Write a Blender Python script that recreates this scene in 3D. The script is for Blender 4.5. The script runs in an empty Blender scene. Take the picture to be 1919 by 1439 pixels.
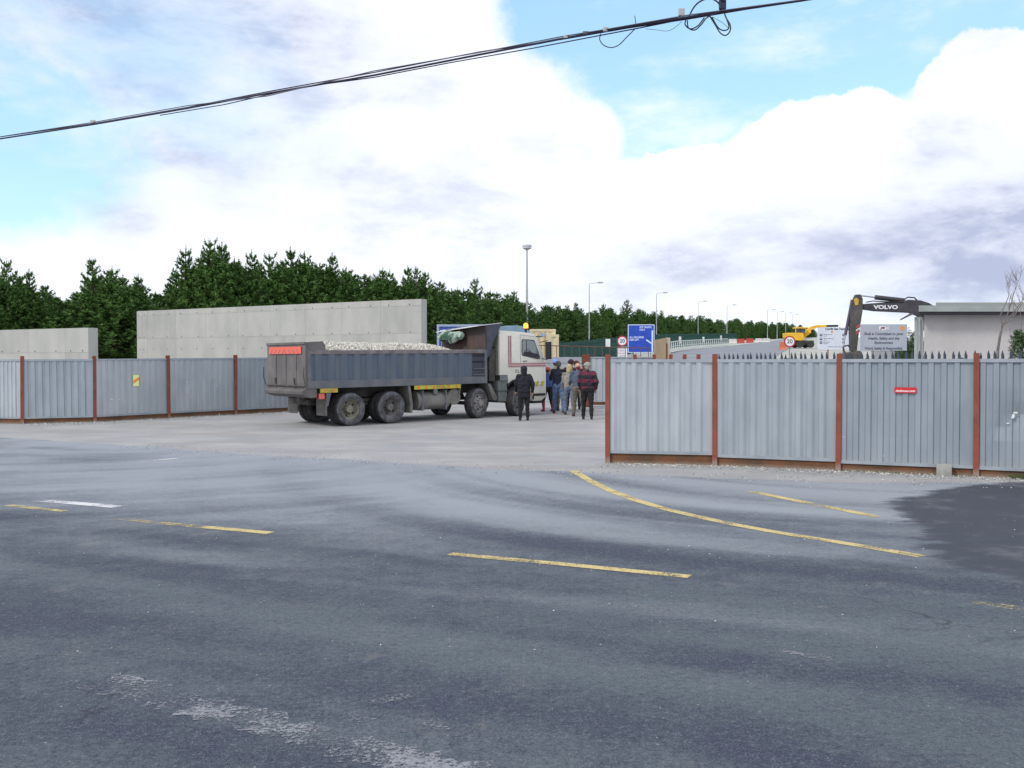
import bpy, bmesh, math, random
import numpy as np
from mathutils import Vector, Matrix, Euler, noise
R = math.radians
random.seed(7); np.random.seed(7)
scene = bpy.context.scene
col = scene.collection

# ------------------------------------------------------------------ camera
FPX, HC, PITCH = 1800.0, 1.9, math.atan((719.5 - 680.0) / 1800.0)
cam_d = bpy.data.cameras.new('camera'); cam = bpy.data.objects.new('camera', cam_d)
col.objects.link(cam); scene.camera = cam
cam_d.sensor_width = 36; cam_d.lens = FPX / 1919 * 36
cam_d.clip_start = 0.1; cam_d.clip_end = 6000
cam.location = (0, 0, HC); cam.rotation_euler = (R(90) - PITCH, 0, 0)

# ------------------------------------------------------------------ world, sun, exposure
SUN_EL, SUN_AZ = R(42), R(-128)       # azimuth measured from +Y towards +X
scene.view_settings.view_transform = 'Standard'; scene.view_settings.look = 'None'
scene.view_settings.exposure = 0.12; scene.view_settings.gamma = 1
scene.view_settings.use_curve_mapping = False
world = bpy.data.worlds.new('World'); scene.world = world; world.use_nodes = True

class NT:
    """small node-tree helper"""
    def __init__(s, tree): s.t = tree; s.n = tree.nodes; s.l = tree.links
    def node(s, typ, **kw):
        n = s.n.new(typ)
        for k, v in kw.items(): setattr(n, k, v)
        return n
    def plug(s, sock, v):
        if isinstance(v, bpy.types.NodeSocket): s.l.new(v, sock)
        elif v is not None: sock.default_value = v
    def math(s, op, a, b=None, c=None, clamp=False):
        n = s.node('ShaderNodeMath', operation=op, use_clamp=clamp)
        for i, v in enumerate((a, b, c)):
            if v is not None: s.plug(n.inputs[i], v)
        return n.outputs[0]
    def vmath(s, op, a, b=None):
        n = s.node('ShaderNodeVectorMath', operation=op)
        s.plug(n.inputs[0], a)
        if b is not None: s.plug(n.inputs[1], b)
        return n.outputs[1] if op in ('LENGTH', 'DISTANCE', 'DOT_PRODUCT') else n.outputs[0]
    def noise(s, vec, scale, detail=4, rough=.55, dist=0.0):
        n = s.node('ShaderNodeTexNoise')
        if vec is not None: s.plug(n.inputs['Vector'], vec)
        n.inputs['Scale'].default_value = scale; n.inputs['Detail'].default_value = detail
        n.inputs['Roughness'].default_value = rough; n.inputs['Distortion'].default_value = dist
        return n.outputs[0]
    def smooth(s, v, a, b, lo=0.0, hi=1.0):
        n = s.node('ShaderNodeMapRange', interpolation_type='SMOOTHSTEP')
        s.plug(n.inputs[0], v)
        for i, x in enumerate((a, b, lo, hi)): n.inputs[i + 1].default_value = x
        return n.outputs[0]
    def mix(s, f, a, b, blend='MIX'):
        n = s.node('ShaderNodeMix', data_type='RGBA', blend_type=blend)
        s.plug(n.inputs[0], f)
        for sk, v in ((n.inputs[6], a), (n.inputs[7], b)):
            if isinstance(v, (tuple, list)) and len(v) == 3: v = (*v, 1)
            s.plug(sk, v)
        return n.outputs[2]
    def mapping(s, vec, loc=(0, 0, 0), rot=(0, 0, 0), scl=(1, 1, 1)):
        n = s.node('ShaderNodeMapping'); s.plug(n.inputs[0], vec)
        n.inputs[1].default_value = loc; n.inputs[2].default_value = rot; n.inputs[3].default_value = scl
        return n.outputs[0]

def build_world():
    k = NT(world.node_tree); k.n.clear()
    out = k.node('ShaderNodeOutputWorld')
    sky = k.node('ShaderNodeTexSky', sky_type='NISHITA')
    sky.sun_disc = False; sky.sun_elevation = SUN_EL; sky.sun_rotation = SUN_AZ
    bg1 = k.node('ShaderNodeBackground'); k.l.new(sky.outputs[0], bg1.inputs[0]); bg1.inputs[1].default_value = 0.13
    d = k.node('ShaderNodeTexCoord').outputs['Generated']
    def pdir(px, py):
        u, v = (px - 959.5) / FPX, (719.5 - py) / FPX
        w = Vector((u, math.cos(PITCH) + math.sin(PITCH) * v, -math.sin(PITCH) + math.cos(PITCH) * v))
        return w.normalized()
    n1 = k.node('ShaderNodeTexNoise'); n1.inputs['Scale'].default_value = 6.0; n1.inputs['Detail'].default_value = 8; n1.inputs['Roughness'].default_value = .55
    k.l.new(d, n1.inputs['Vector'])
    warp = k.vmath('SUBTRACT', n1.outputs[1], (.5, .5, .5))
    wv = k.node('ShaderNodeVectorMath', operation='SCALE'); k.l.new(warp, wv.inputs[0]); wv.inputs[3].default_value = .06
    dw = k.vmath('ADD', d, wv.outputs[0])
    def blob(px, py, rx, ry, soft=.35):
        c = pdir(px, py); sx, sy = FPX / rx, FPX / ry
        v = k.vmath('SUBTRACT', dw, tuple(c))
        v = k.vmath('MULTIPLY', v, (sx, min(sx, sy), sy))
        return k.smooth(k.vmath('LENGTH', v), 1 - soft, 1 + soft, 1.0, 0.0)
    # edges: a fine billow added to every blob so cumulus heads end in crisp lobes
    bil = k.math('ADD', k.math('MULTIPLY', k.math('SUBTRACT', k.noise(d, 13, 7, .62), .5), .9), k.math('MULTIPLY', k.math('SUBTRACT', k.noise(d, 38, 6, .65), .5), .55))
    def fld(px, py, rx, ry):
        c = pdir(px, py); sx, sy = FPX / rx, FPX / ry
        v = k.vmath('MULTIPLY', k.vmath('SUBTRACT', dw, tuple(c)), (sx, min(sx, sy), sy))
        return k.math('SUBTRACT', 1.0, k.vmath('LENGTH', v))
    def mx_(l):
        r = l[0]
        for x in l[1:]: r = k.math('MAXIMUM', r, x)
        return r
    g = mx_([fld(1330, -60, 500, 260), fld(1500, 90, 330, 130), fld(1240, 190, 170, 110), fld(1800, 20, 260, 60), fld(1825, 262, 60, 55), fld(-1200, 100, 900, 260), fld(3600, -200, 900, 400)])
    g = k.smooth(k.math('ADD', g, k.math('MULTIPLY', bil, .30)), -.10, .14)
    h = mx_([fld(1610, 300, 120, 100), fld(1520, 310, 130, 110), fld(1700, 330, 120, 110), fld(1850, 190, 115, 105), fld(1780, 300, 160, 80), fld(1350, 385, 240, 95)])
    h2 = mx_([fld(920, 240, 190, 130), fld(740, 60, 190, 180), fld(1060, 270, 110, 90)])
    h2 = k.smooth(k.math('ADD', h2, k.math('MULTIPLY', bil, .55)), -.22, .16)
    h = k.math('MAXIMUM', h2, k.smooth(k.math('ADD', h, k.math('MULTIPLY', bil, .55)), -.03, .07))
    veil = k.noise(k.mapping(d, scl=(1, 1, 2.5)), 4.2, 8, .62)
    thin = k.math('MAXIMUM', k.smooth(veil, .42, .68, 0.05, 0.7), k.math('MULTIPLY', blob(1640, 50, 230, 70, .8), k.smooth(veil, .38, .58, .1, .9)))
    wisp = mx_([blob(130, 130, 330, 150, .8), blob(60, 250, 200, 60, .8), k.math('MULTIPLY', blob(930, -10, 160, 90, .7), .8), k.math('MULTIPLY', blob(1560, 590, 260, 45, .8), .6)])
    base = k.math('SUBTRACT', 1.0, k.math('MULTIPLY', wisp, k.smooth(veil, .60, .40, .12, .62)))
    cover = k.math('MINIMUM', base, k.math('SUBTRACT', 1.0, g))
    cover = k.math('MAXIMUM', cover, k.math('MULTIPLY', g, thin))
    cover = k.math('MAXIMUM', cover, h)
    cover = k.math('MINIMUM', k.math('MAXIMUM', cover, .06), 1.0)
    # grey undersides
    sh = k.noise(k.mapping(d, loc=(3.1, 0, 1.2), scl=(1, 1, 2.0)), 5.0, 9, .62, .3)
    sh2 = k.noise(k.mapping(d, loc=(7.1, 0, 4.2), scl=(1, 1, 2.6)), 11.0, 8, .62, .2)
    shade = [(1720, 490, 330, 70, .85), (1890, 400, 230, 110, .85), (1330, 500, 300, 35, .6), (1600, 400, 200, 50, .3), (225, 375, 75, 60, 1.0), (420, 290, 240, 70, .65), (150, 300, 160, 60, .6), (480, 380, 300, 50, .4), (220, 40, 420, 120, .95), (1050, 540, 400, 40, .35), (1850, 550, 300, 50, .8), (1000, 430, 160, 30, .4), (760, 330, 160, 50, .35)]
    s_ = None
    for (a_, b_, c_, e_, w_) in shade:
        x = k.math('MULTIPLY', blob(a_, b_, c_, e_, .85), w_); s_ = x if s_ is None else k.math('MAXIMUM', s_, x)
    mixn = k.math('ADD', k.math('MULTIPLY', sh, .6), k.math('MULTIPLY', sh2, .4))
    s_ = k.math('MULTIPLY', s_, k.smooth(mixn, .40, .60, .32, 1.0))
    s_ = k.math('ADD', s_, k.smooth(mixn, .50, .66, 0, .30), clamp=True)
    ccol = k.mix(s_, (.99, 1.03, 1.12), (.47, .52, .71))
    bg2 = k.node('ShaderNodeBackground'); k.l.new(ccol, bg2.inputs[0]); bg2.inputs[1].default_value = 1.0
    # pale air in the gaps
    bg3 = k.node('ShaderNodeBackground'); bg3.inputs[0].default_value = (.36, .74, 1.0, 1); bg3.inputs[1].default_value = .46
    add = k.node('ShaderNodeAddShader'); k.l.new(bg1.outputs[0], add.inputs[0]); k.l.new(bg3.outputs[0], add.inputs[1])
    mx = k.node('ShaderNodeMixShader')
    k.l.new(cover, mx.inputs[0]); k.l.new(add.outputs[0], mx.inputs[1]); k.l.new(bg2.outputs[0], mx.inputs[2])
    k.l.new(mx.outputs[0], out.inputs[0])
build_world()

sun_d = bpy.data.lights.new('sun', 'SUN'); sun_d.energy = 1.9; sun_d.angle = R(10); sun_d.color = (1, .96, .9)
sun = bpy.data.objects.new('sun', sun_d); col.objects.link(sun)
sdir = Vector((math.sin(SUN_AZ) * math.cos(SUN_EL), math.cos(SUN_AZ) * math.cos(SUN_EL), math.sin(SUN_EL)))
sun.rotation_euler = sdir.to_track_quat('Z', 'Y').to_euler()

# ------------------------------------------------------------------ helpers
def W(px, py, d):
    u, v = (px - 959.5) / FPX, (719.5 - py) / FPX
    y = math.cos(PITCH) + math.sin(PITCH) * v; z = -math.sin(PITCH) + math.cos(PITCH) * v
    return Vector((u / y * d, d, HC + z / y * d))
def G(px, py):                       # a pixel on the level ground near the camera
    w = W(px, py, 1.0); t = HC / (HC - w.z)
    return Vector((w.x * t, t))
def terrain(x, y):
    if y < 27: return 0.0
    z = .017 * min(y - 27, 18)
    if y > 45: z += .045 * min(y - 45, 65)
    if y > 110: z += .032 * min(y - 110, 290)
    return z

MATS = {}
def mat(name, c, rough=.7, metal=0.0, c2=None, nscale=3.0, ndet=5, amt=1.0, lo=.35, hi=.7, bump=0.0, bscale=30.0,
        stretch=(1, 1, 1), spec=None, emit=None, trans=None, dirt=None):
    if name in MATS: return MATS[name]
    m = bpy.data.materials.new(name); m.use_nodes = True; MATS[name] = m
    k = NT(m.node_tree); b = k.n['Principled BSDF']
    co = k.node('ShaderNodeTexCoord').outputs['Object']
    v = k.mapping(co, scl=stretch)
    basec = (*c, 1)
    if c2 is not None:
        f = k.math('MULTIPLY', k.smooth(k.noise(v, nscale, ndet, .62), lo, hi), amt)
        basec = k.mix(f, c, c2)
    if dirt is not None:              # (colour, height it fades out over): mud thrown up from the road
        pz = k.node('ShaderNodeSeparateXYZ'); k.plug(pz.inputs[0], co)
        f = k.math('ADD', k.smooth(pz.outputs[2], dirt[1], 0.0, 0, .75), k.math('MULTIPLY', k.math('SUBTRACT', k.noise(v, 9, 5, .7), .5), .8), clamp=True)
        basec = k.mix(f, basec, dirt[0])
    k.plug(b.inputs['Base Color'], basec)
    b.inputs['Roughness'].default_value = rough; b.inputs['Metallic'].default_value = metal
    if spec is not None: b.inputs['Specular IOR Level'].default_value = spec
    if emit: b.inputs['Emission Color'].default_value = (*emit[0], 1); b.inputs['Emission Strength'].default_value = emit[1]
    if trans: b.inputs['Transmission Weight'].default_value = trans
    if bump:
        bn = k.node('ShaderNodeBump'); bn.inputs['Strength'].default_value = bump; bn.inputs['Distance'].default_value = .02
        k.plug(bn.inputs['Height'], k.noise(co, bscale, 4)); k.l.new(bn.outputs[0], b.inputs['Normal'])
    return m

class MB:
    def __init__(s): s.v = []; s.f = []; s.m = []
    def add(s, vs, fs, m=0):
        o = len(s.v); s.v += [tuple(v) for v in vs]; s.f += [tuple(i + o for i in f) for f in fs]; s.m += [m] * len(fs); return s
    def box(s, c, d, rot=None, m=0):
        hx, hy, hz = d[0] / 2, d[1] / 2, d[2] / 2; vs = []
        for z in (-hz, hz):
            for x, y in ((-hx, -hy), (hx, -hy), (hx, hy), (-hx, hy)):
                p = Vector((x, y, z))
                if rot is not None: p = rot @ p
                vs.append(p + Vector(c))
        return s.add(vs, [(3, 2, 1, 0), (4, 5, 6, 7), (0, 1, 5, 4), (1, 2, 6, 5), (2, 3, 7, 6), (3, 0, 4, 7)], m)
    def b2(s, x0, x1, y0, y1, z0, z1, m=0): return s.box(((x0 + x1) / 2, (y0 + y1) / 2, (z0 + z1) / 2), (x1 - x0, y1 - y0, z1 - z0), None, m)
    def cyl(s, p0, p1, r0, r1=None, n=12, m=0, cap=True):
        r1 = r0 if r1 is None else r1; p0 = Vector(p0); p1 = Vector(p1)
        z = (p1 - p0).normalized(); a = Vector((0, 0, 1)) if abs(z.z) < .9 else Vector((1, 0, 0))
        x = z.cross(a).normalized(); y = z.cross(x); vs = []
        for p, r in ((p0, r0), (p1, r1)):
            for i in range(n):
                t = 2 * math.pi * i / n; vs.append(p + (x * math.cos(t) + y * math.sin(t)) * r)
        fs = [(i, i + n, (i + 1) % n + n, (i + 1) % n) for i in range(n)]
        if cap: fs += [tuple(range(n)), tuple(range(2 * n - 1, n - 1, -1))]
        return s.add(vs, fs, m)
    def tube(s, pts, r, n=6, m=0):
        pts = [Vector(p) for p in pts]; rs = r if isinstance(r, (list, tuple)) else [r] * len(pts); vs = []; fs = []
        t0 = (pts[1] - pts[0]).normalized(); a = Vector((0, 0, 1)) if abs(t0.z) < .9 else Vector((1, 0, 0)); x = t0.cross(a).normalized()
        for i, p in enumerate(pts):
            t = (pts[min(i + 1, len(pts) - 1)] - pts[max(i - 1, 0)]).normalized()
            x = (x - t * x.dot(t)).normalized(); y = t.cross(x)
            for j in range(n):
                an = 2 * math.pi * j / n; vs.append(p + (x * math.cos(an) + y * math.sin(an)) * rs[i])
            if i:
                o = (i - 1) * n; fs += [(o + j, o + (j + 1) % n, o + n + (j + 1) % n, o + n + j) for j in range(n)]
        L = len(vs); fs += [tuple(range(n - 1, -1, -1)), tuple(range(L - n, L))]
        return s.add(vs, fs, m)
    def lathe(s, prof, o=(0, 0, 0), ax='y', n=24, m=0):
        vs = []; fs = []; o = Vector(o); P = len(prof)     # prof = (axial, radius)
        for i in range(n):
            t = 2 * math.pi * i / n
            for a, r in prof:
                q = (r * math.cos(t), a, r * math.sin(t)) if ax == 'y' else (r * math.cos(t), r * math.sin(t), a) if ax == 'z' else (a, r * math.cos(t), r * math.sin(t))
                vs.append(o + Vector(q))
        for i in range(n):
            j = (i + 1) % n
            for q in range(P - 1): fs.append((i * P + q, i * P + q + 1, j * P + q + 1, j * P + q))
        return s.add(vs, fs, m)
    def prism(s, poly, a0, a1, ax='y', m=0):     # poly in the plane across the axis: y -> (x,z), x -> (y,z), z -> (x,y)
        def P(u, v, a): return (u, a, v) if ax == 'y' else (a, u, v) if ax == 'x' else (u, v, a)
        n = len(poly); vs = [P(u, v, a0) for u, v in poly] + [P(u, v, a1) for u, v in poly]
        fs = [(i, (i + 1) % n, (i + 1) % n + n, i + n) for i in range(n)] + [tuple(range(n - 1, -1, -1)), tuple(range(n, 2 * n))]
        return s.add(vs, fs, m)
    def build(s, name, ms, parent=None, loc=(0, 0, 0), bevel=0, smooth=True, ang=35):
        me = bpy.data.meshes.new(name); me.from_pydata(s.v, [], s.f)
        ms = ms if isinstance(ms, (list, tuple)) else [ms]
        for m in ms: me.materials.append(m)
        me.polygons.foreach_set('material_index', s.m)
        bm = bmesh.new(); bm.from_mesh(me); bmesh.ops.recalc_face_normals(bm, faces=bm.faces)
        if bevel:
            ed = [e for e in bm.edges if len(e.link_faces) == 2 and e.calc_face_angle(0) > R(40)]
            bmesh.ops.bevel(bm, geom=ed, offset=bevel, segments=2, profile=.6, affect='EDGES', clamp_overlap=True)
        bm.to_mesh(me); bm.free()
        if smooth:
            me.shade_smooth(); me.set_sharp_from_angle(angle=R(ang))
        return obj(name, me, parent, loc)
def obj(name, me, parent=None, loc=(0, 0, 0), rot=None):
    o = bpy.data.objects.new(name, me); col.objects.link(o); o.location = loc
    if rot: o.rotation_euler = rot
    if parent: o.parent = parent
    return o
def thing(name, label, cat, loc=(0, 0, 0), rz=0, group=None, rot=None):
    o = bpy.data.objects.new(name, None); col.objects.link(o); o.location = loc
    o.rotation_euler = rot if rot else (0, 0, rz); o.empty_display_size = .3
    return tag(o, label, cat, group)
def tag(o, label=None, cat=None, group=None, kind=None):
    if label: o['label'] = label
    if cat: o['category'] = cat
    if group: o['group'] = group
    if kind: o['kind'] = kind
    return o
def copy_tree(o, parent=None):
    c = o.copy(); col.objects.link(c); c.parent = parent
    for ch in list(o.children): copy_tree(ch, c)
    return c
def text(s, size, m, parent, loc, rot=(R(90), 0, 0), ext=.002, align='CENTER', name='lettering', shear=0, sx=1, bold=0.0):
    cu = bpy.data.curves.new(name, 'FONT'); cu.body = s; cu.size = size; cu.extrude = ext; cu.align_x = align; cu.align_y = 'CENTER'
    cu.shear = shear; cu.resolution_u = 3; cu.offset = bold
    t = bpy.data.objects.new(name, cu); col.objects.link(t)
    dg = bpy.context.evaluated_depsgraph_get(); me = bpy.data.meshes.new_from_object(t.evaluated_get(dg))
    bpy.data.objects.remove(t); bpy.data.curves.remove(cu)
    me.materials.clear(); me.materials.append(m)
    o = obj(name, me, parent, loc, rot); o.scale = (sx, 1, 1); return o

# ------------------------------------------------------------------ materials
def asphalt_material():
    m = bpy.data.materials.new('dusty_asphalt'); m.use_nodes = True; k = NT(m.node_tree); b = k.n['Principled BSDF']
    co = k.node('ShaderNodeNewGeometry').outputs['Position']
    at = k.node('ShaderNodeAttribute', attribute_name='wear'); sep = k.node('ShaderNodeSeparateColor'); k.l.new(at.outputs['Color'], sep.inputs[0])
    dust, patch, yard = sep.outputs[0], sep.outputs[1], sep.outputs[2]
    big = k.noise(co, .55, 6, .62); mid = k.noise(co, 3.1, 7, .68); fine = k.noise(co, 45, 4, .75); grit = k.noise(co, 130, 2, .8)
    # base bitumen with stones
    swp = k.node('ShaderNodeAttribute', attribute_name='sweep').outputs['Fac']
    tone = k.math('ADD', k.math('ADD', k.math('MULTIPLY', swp, .55), k.math('MULTIPLY', big, .55)), k.math('MULTIPLY', k.math('SUBTRACT', mid, .5), .75))
    tone = k.math('ADD', tone, k.math('MULTIPLY', k.math('SUBTRACT', k.noise(co, 9, 6, .75), .5), .5))
    tone = k.math('ADD', tone, k.math('MULTIPLY', k.math('SUBTRACT', fine, .5), .4))
    a = k.mix(k.smooth(tone, .24, .74), (.032, .040, .070), (.070, .090, .106))
    a = k.mix(k.smooth(k.noise(k.mapping(co, loc=(3, 9, 0)), 1.6, 9, .72), .58, .70, 0, .55), a, (.175, .160, .155))
    a = k.mix(k.smooth(grit, .52, .74), a, (.17, .19, .20))
    a = k.mix(k.smooth(grit, .44, .26), a, (.024, .028, .040))
    vor = k.node('ShaderNodeTexVoronoi'); vor.inputs['Scale'].default_value = 13; k.plug(vor.inputs['Vector'], co)
    lump = k.noise(co, 22, 5, .8); a = k.mix(k.smooth(lump, .50, .70, 0, .6), a, (.15, .165, .185)); a = k.mix(k.smooth(lump, .48, .32, 0, .75), a, (.018, .022, .034)); spk = k.noise(k.mapping(co, loc=(5, 2, 0)), 62, 3, .85); a = k.mix(k.smooth(spk, .56, .70, 0, .7), a, (.24, .25, .26)); a = k.mix(k.smooth(spk, .44, .32, 0, .7), a, (.012, .014, .022))
    vc = k.node('ShaderNodeTexVoronoi', feature='DISTANCE_TO_EDGE'); vc.inputs['Scale'].default_value = .38
    k.plug(vc.inputs['Vector'], k.vmath('ADD', co, k.vmath('MULTIPLY', k.mapping(co, scl=(0, 0, 0)), (0, 0, 0))))
    nz = k.node('ShaderNodeTexNoise'); nz.inputs['Scale'].default_value = 1.6; nz.inputs['Detail'].default_value = 7; k.plug(nz.inputs['Vector'], co)
    k.plug(vc.inputs['Vector'], k.vmath('ADD', co, k.vmath('MULTIPLY', nz.outputs[1], (1.1, 1.1, 0))))
    crack = k.math('MULTIPLY', k.smooth(vc.outputs[0], .006, .001), k.smooth(k.noise(co, .45, 4, .6), .52, .62))
    a = k.mix(k.math('MULTIPLY', crack, .5), a, (.014, .016, .022))
    chips = k.math('MULTIPLY', k.smooth(vor.outputs[0], .10, .05), k.smooth(mid, .46, .62))
    a = k.mix(chips, a, (.33, .32, .30))
    # streaks dragged along the lane and round into the gate
    st = k.noise(k.mapping(co, rot=(0, 0, R(14)), scl=(.22, 1.6, 1)), 1.5, 6, .6)
    st2 = k.noise(k.mapping(co, rot=(0, 0, R(-24)), scl=(.2, 2.2, 1)), 1.7, 6, .6)
    d = k.math('ADD', dust, k.math('MULTIPLY', k.math('SUBTRACT', st, .5), .16))
    d = k.math('ADD', d, k.math('MULTIPLY', k.math('SUBTRACT', st2, .5), .14))
    d = k.math('ADD', d, k.math('MULTIPLY', k.math('SUBTRACT', mid, .5), .30))
    d = k.math('ADD', d, k.math('MULTIPLY', k.math('SUBTRACT', fine, .5), .75))
    d = k.math('ADD', d, k.math('MULTIPLY', k.math('SUBTRACT', k.noise(co, 13, 5, .7), .5), .50))
    d = k.math('MULTIPLY', k.smooth(d, .02, 1.0), k.smooth(grit, .25, .6, .7, 1.0))
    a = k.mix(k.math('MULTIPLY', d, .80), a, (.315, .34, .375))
    # black patch of fresh tar
    p = k.math('ADD', patch, k.math('MULTIPLY', k.math('SUBTRACT', k.noise(k.mapping(co, scl=(.5, 1.5, 1)), 1.3, 10, .72), .5), 1.15))
    p = k.math('ADD', p, k.math('MULTIPLY', k.math('SUBTRACT', fine, .5), .5))
    p = k.smooth(p, .42, .60)
    tar = k.mix(k.smooth(grit, .50, .75), (.036, .042, .060), (.16, .165, .175))
    tar = k.mix(k.smooth(k.noise(co, 1.3, 7, .7), .50, .72, 0, .6), tar, (.15, .155, .17))
    a = k.mix(p, a, tar)
    # pale crushed stone of the yard
    y = k.math('ADD', yard, k.math('MULTIPLY', k.math('SUBTRACT', k.noise(k.mapping(co, scl=(.7, 1.5, 1)), .9, 9, .68), .5), .55))
    y = k.smooth(y, .40, .60)
    yc = k.mix(k.smooth(big, .32, .66), (.375, .375, .375), (.285, .29, .305))
    yc = k.mix(k.smooth(k.noise(k.mapping(co, rot=(0, 0, R(35)), scl=(.3, 1.1, 1)), .9, 8, .68), .46, .74, 0, .6), yc, (.235, .235, .245))
    yc = k.mix(k.smooth(fine, .34, .54, .7, 0), yc, (.20, .19, .18))
    yc = k.mix(k.smooth(k.noise(k.mapping(co, rot=(0, 0, R(-38)), scl=(.3, 1.0, 1)), .7, 9, .7), .46, .72, 0, .6), yc, (.25, .215, .20))
    yc = k.mix(k.smooth(grit, .60, .75, 0, .5), yc, (.55, .54, .52))
    a = k.mix(y, a, yc)
    k.plug(b.inputs['Base Color'], a); b.inputs['Roughness'].default_value = .88; b.inputs['Specular IOR Level'].default_value = .3
    bp = k.node('ShaderNodeBump'); bp.inputs['Strength'].default_value = .55; bp.inputs['Distance'].default_value = .012
    h = k.math('ADD', k.math('MULTIPLY', grit, .5), fine); k.plug(bp.inputs['Height'], h); k.l.new(bp.outputs[0], b.inputs['Normal'])
    return m
M_ROAD = asphalt_material()

def paint_material(name, c, hold=.5, c2=(.13, .13, .14)):
    """road paint worn through to the asphalt"""
    m = bpy.data.materials.new(name); m.use_nodes = True; k = NT(m.node_tree); b = k.n['Principled BSDF']
    co = k.node('ShaderNodeNewGeometry').outputs['Position']
    n = k.math('ADD', k.noise(co, 38, 6, .75), k.math('MULTIPLY', k.math('SUBTRACT', k.noise(co, 3.0, 5, .6), .5), .8))
    at = k.node('ShaderNodeAttribute', attribute_name='fade'); n = k.math('ADD', n, at.outputs['Fac'])
    al = k.smooth(k.math('ADD', n, k.math('MULTIPLY', k.math('SUBTRACT', k.noise(co, 110, 3, .8), .5), .35)), hold - .08, hold + .14)
    k.plug(b.inputs['Base Color'], k.mix(k.smooth(k.noise(co, 25, 5, .7), .35, .7), c, tuple(x * .72 for x in c)))
    k.plug(b.inputs['Alpha'], al); b.inputs['Roughness'].default_value = .8
    return m
M_YEL = paint_material('yellow_road_paint', (.56, .45, .20), .38)
M_YEL2 = paint_material('worn_yellow_paint', (.60, .46, .18), .50)
M_WHT = paint_material('white_road_paint', (.62, .63, .64), .42)
M_WORN = paint_material('worn_white_paint', (.24, .25, .28), .53)

M_SHEET = mat('galvanised_sheet', (.33, .38, .42), .42, .5, (.41, .46, .50), 1.4, 6, .9, stretch=(1.6, 1.6, .5), bump=.06, bscale=4, dirt=((.40, .40, .39), .38))
M_SHEET2 = mat('dull_galvanised_sheet', (.26, .305, .35), .5, .45, (.33, .375, .42), 1.2, 6, .9, stretch=(2, 2, .5), bump=.05, bscale=4, dirt=((.38, .38, .37), .38))
M_SHEET3 = mat('bright_galvanised_sheet', (.41, .455, .49), .42, .45, (.51, .55, .585), 1.3, 6, .9, stretch=(2, 2, .5), bump=.08, bscale=5, dirt=((.42, .42, .41), .38))
M_TRIM = mat('galvanised_trim', (.38, .42, .46), .5, .45, (.30, .34, .38), 2, 5, 1)
M_OXIDE = mat('red_oxide_steel', (.25, .055, .035), .65, 0, (.17, .045, .025), 5, 6, 1, stretch=(1, 1, .5), bump=.1, dirt=((.30, .24, .20), .18))
M_RUST = mat('rusty_kickboard', (.20, .075, .028), .85, 0, (.085, .045, .025), 2.2, 7, 1, bump=.2, lo=.3, hi=.65, dirt=((.25, .20, .15), .08))
M_CONC = mat('cast_concrete', (.43, .43, .40), .9, 0, (.36, .365, .345), 1.1, 8, 1, stretch=(1, 1, .45), bump=.15, bscale=12)
M_CONC2 = mat('darker_cast_concrete', (.40, .40, .375), .9, 0, (.33, .335, .32), 1.4, 8, 1, stretch=(1, 1, .45), bump=.15, bscale=12)
M_JOINT = mat('concrete_joint', (.20, .20, .19), .95)
M_HOLE = mat('tie_hole_dark', (.09, .09, .085), .95)
M_BLACK = mat('black_rubbery', (.018, .018, .02), .8)
M_GALV = mat('galvanised_steel_post', (.42, .44, .45), .5, .4, (.33, .35, .36), 6, 4, 1)
M_GREEN_STEEL = mat('green_powder_coated_steel', (.006, .045, .040), .6, 0, (.010, .065, .055), 3, 3, 1)
M_DARKSTEEL = mat('dark_blue_steel', (.04, .06, .085), .55, .3)

# ------------------------------------------------------------------ ground, road, yard
def seg_dist(P, poly):
    best = np.full(P.shape[0], 1e9)
    for a, b in zip(poly[:-1], poly[1:]):
        a = np.array(a); b = np.array(b); ab = b - a
        t = np.clip(((P - a) @ ab) / (ab @ ab), 0, 1); best = np.minimum(best, np.linalg.norm(P - (a + t[:, None] * ab), axis=1))
    return best
def inside(P, poly):
    x, y = P[:, 0], P[:, 1]; r = np.zeros(len(P), bool); n = len(poly)
    for i in range(n):
        (x1, y1), (x2, y2) = poly[i], poly[(i + 1) % n]
        if y1 == y2: continue
        c = ((y1 > y) != (y2 > y)) & (x < (x2 - x1) * (y - y1) / (y2 - y1) + x1); r ^= c
    return r
def sstep(a, b, v): t = np.clip((v - a) / (b - a), 0, 1); return t * t * (3 - 2 * t)

edge_px = [(-500, 812), (0, 820), (150, 829), (300, 838), (440, 850), (640, 861), (800, 871), (930, 879), (1080, 884), (1200, 890), (1350, 897), (1560, 903), (1700, 905), (1919, 903), (2600, 900)]
edge = [tuple(G(*p)) for p in edge_px]
def apron_y(x):
    xs = [e[0] for e in edge]; ys = [e[1] for e in edge]; return np.interp(x, xs, ys)
patch_poly = [tuple(G(*p)) for p in [(1675, 940), (1785, 912), (1960, 898), (2500, 905), (2500, 1130), (2100, 1105), (1919, 1088), (1790, 1065), (1735, 1045), (1745, 1010), (1690, 965)]]

def mesh_axis(segs):
    v = []
    for a, b, n in segs: v += list(np.linspace(a, b, n, endpoint=False))
    return np.array(v + [segs[-1][1]])
xs = mesh_axis([(-3000, -400, 6), (-400, -60, 14), (-60, -26, 40), (-26, 14, 330), (14, 60, 60), (60, 400, 20), (400, 3000, 6)])
ys = mesh_axis([(-400, -20, 6), (-20, 2, 20), (2, 12, 130), (12, 30, 150), (30, 60, 90), (60, 110, 30), (110, 400, 40), (400, 5000, 8)])
X, Y = np.meshgrid(xs, ys); P = np.stack([X.ravel(), Y.ravel()], 1)
Z = np.array([terrain(0, y) for y in ys])[:, None].repeat(len(xs), 1).ravel()
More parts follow.
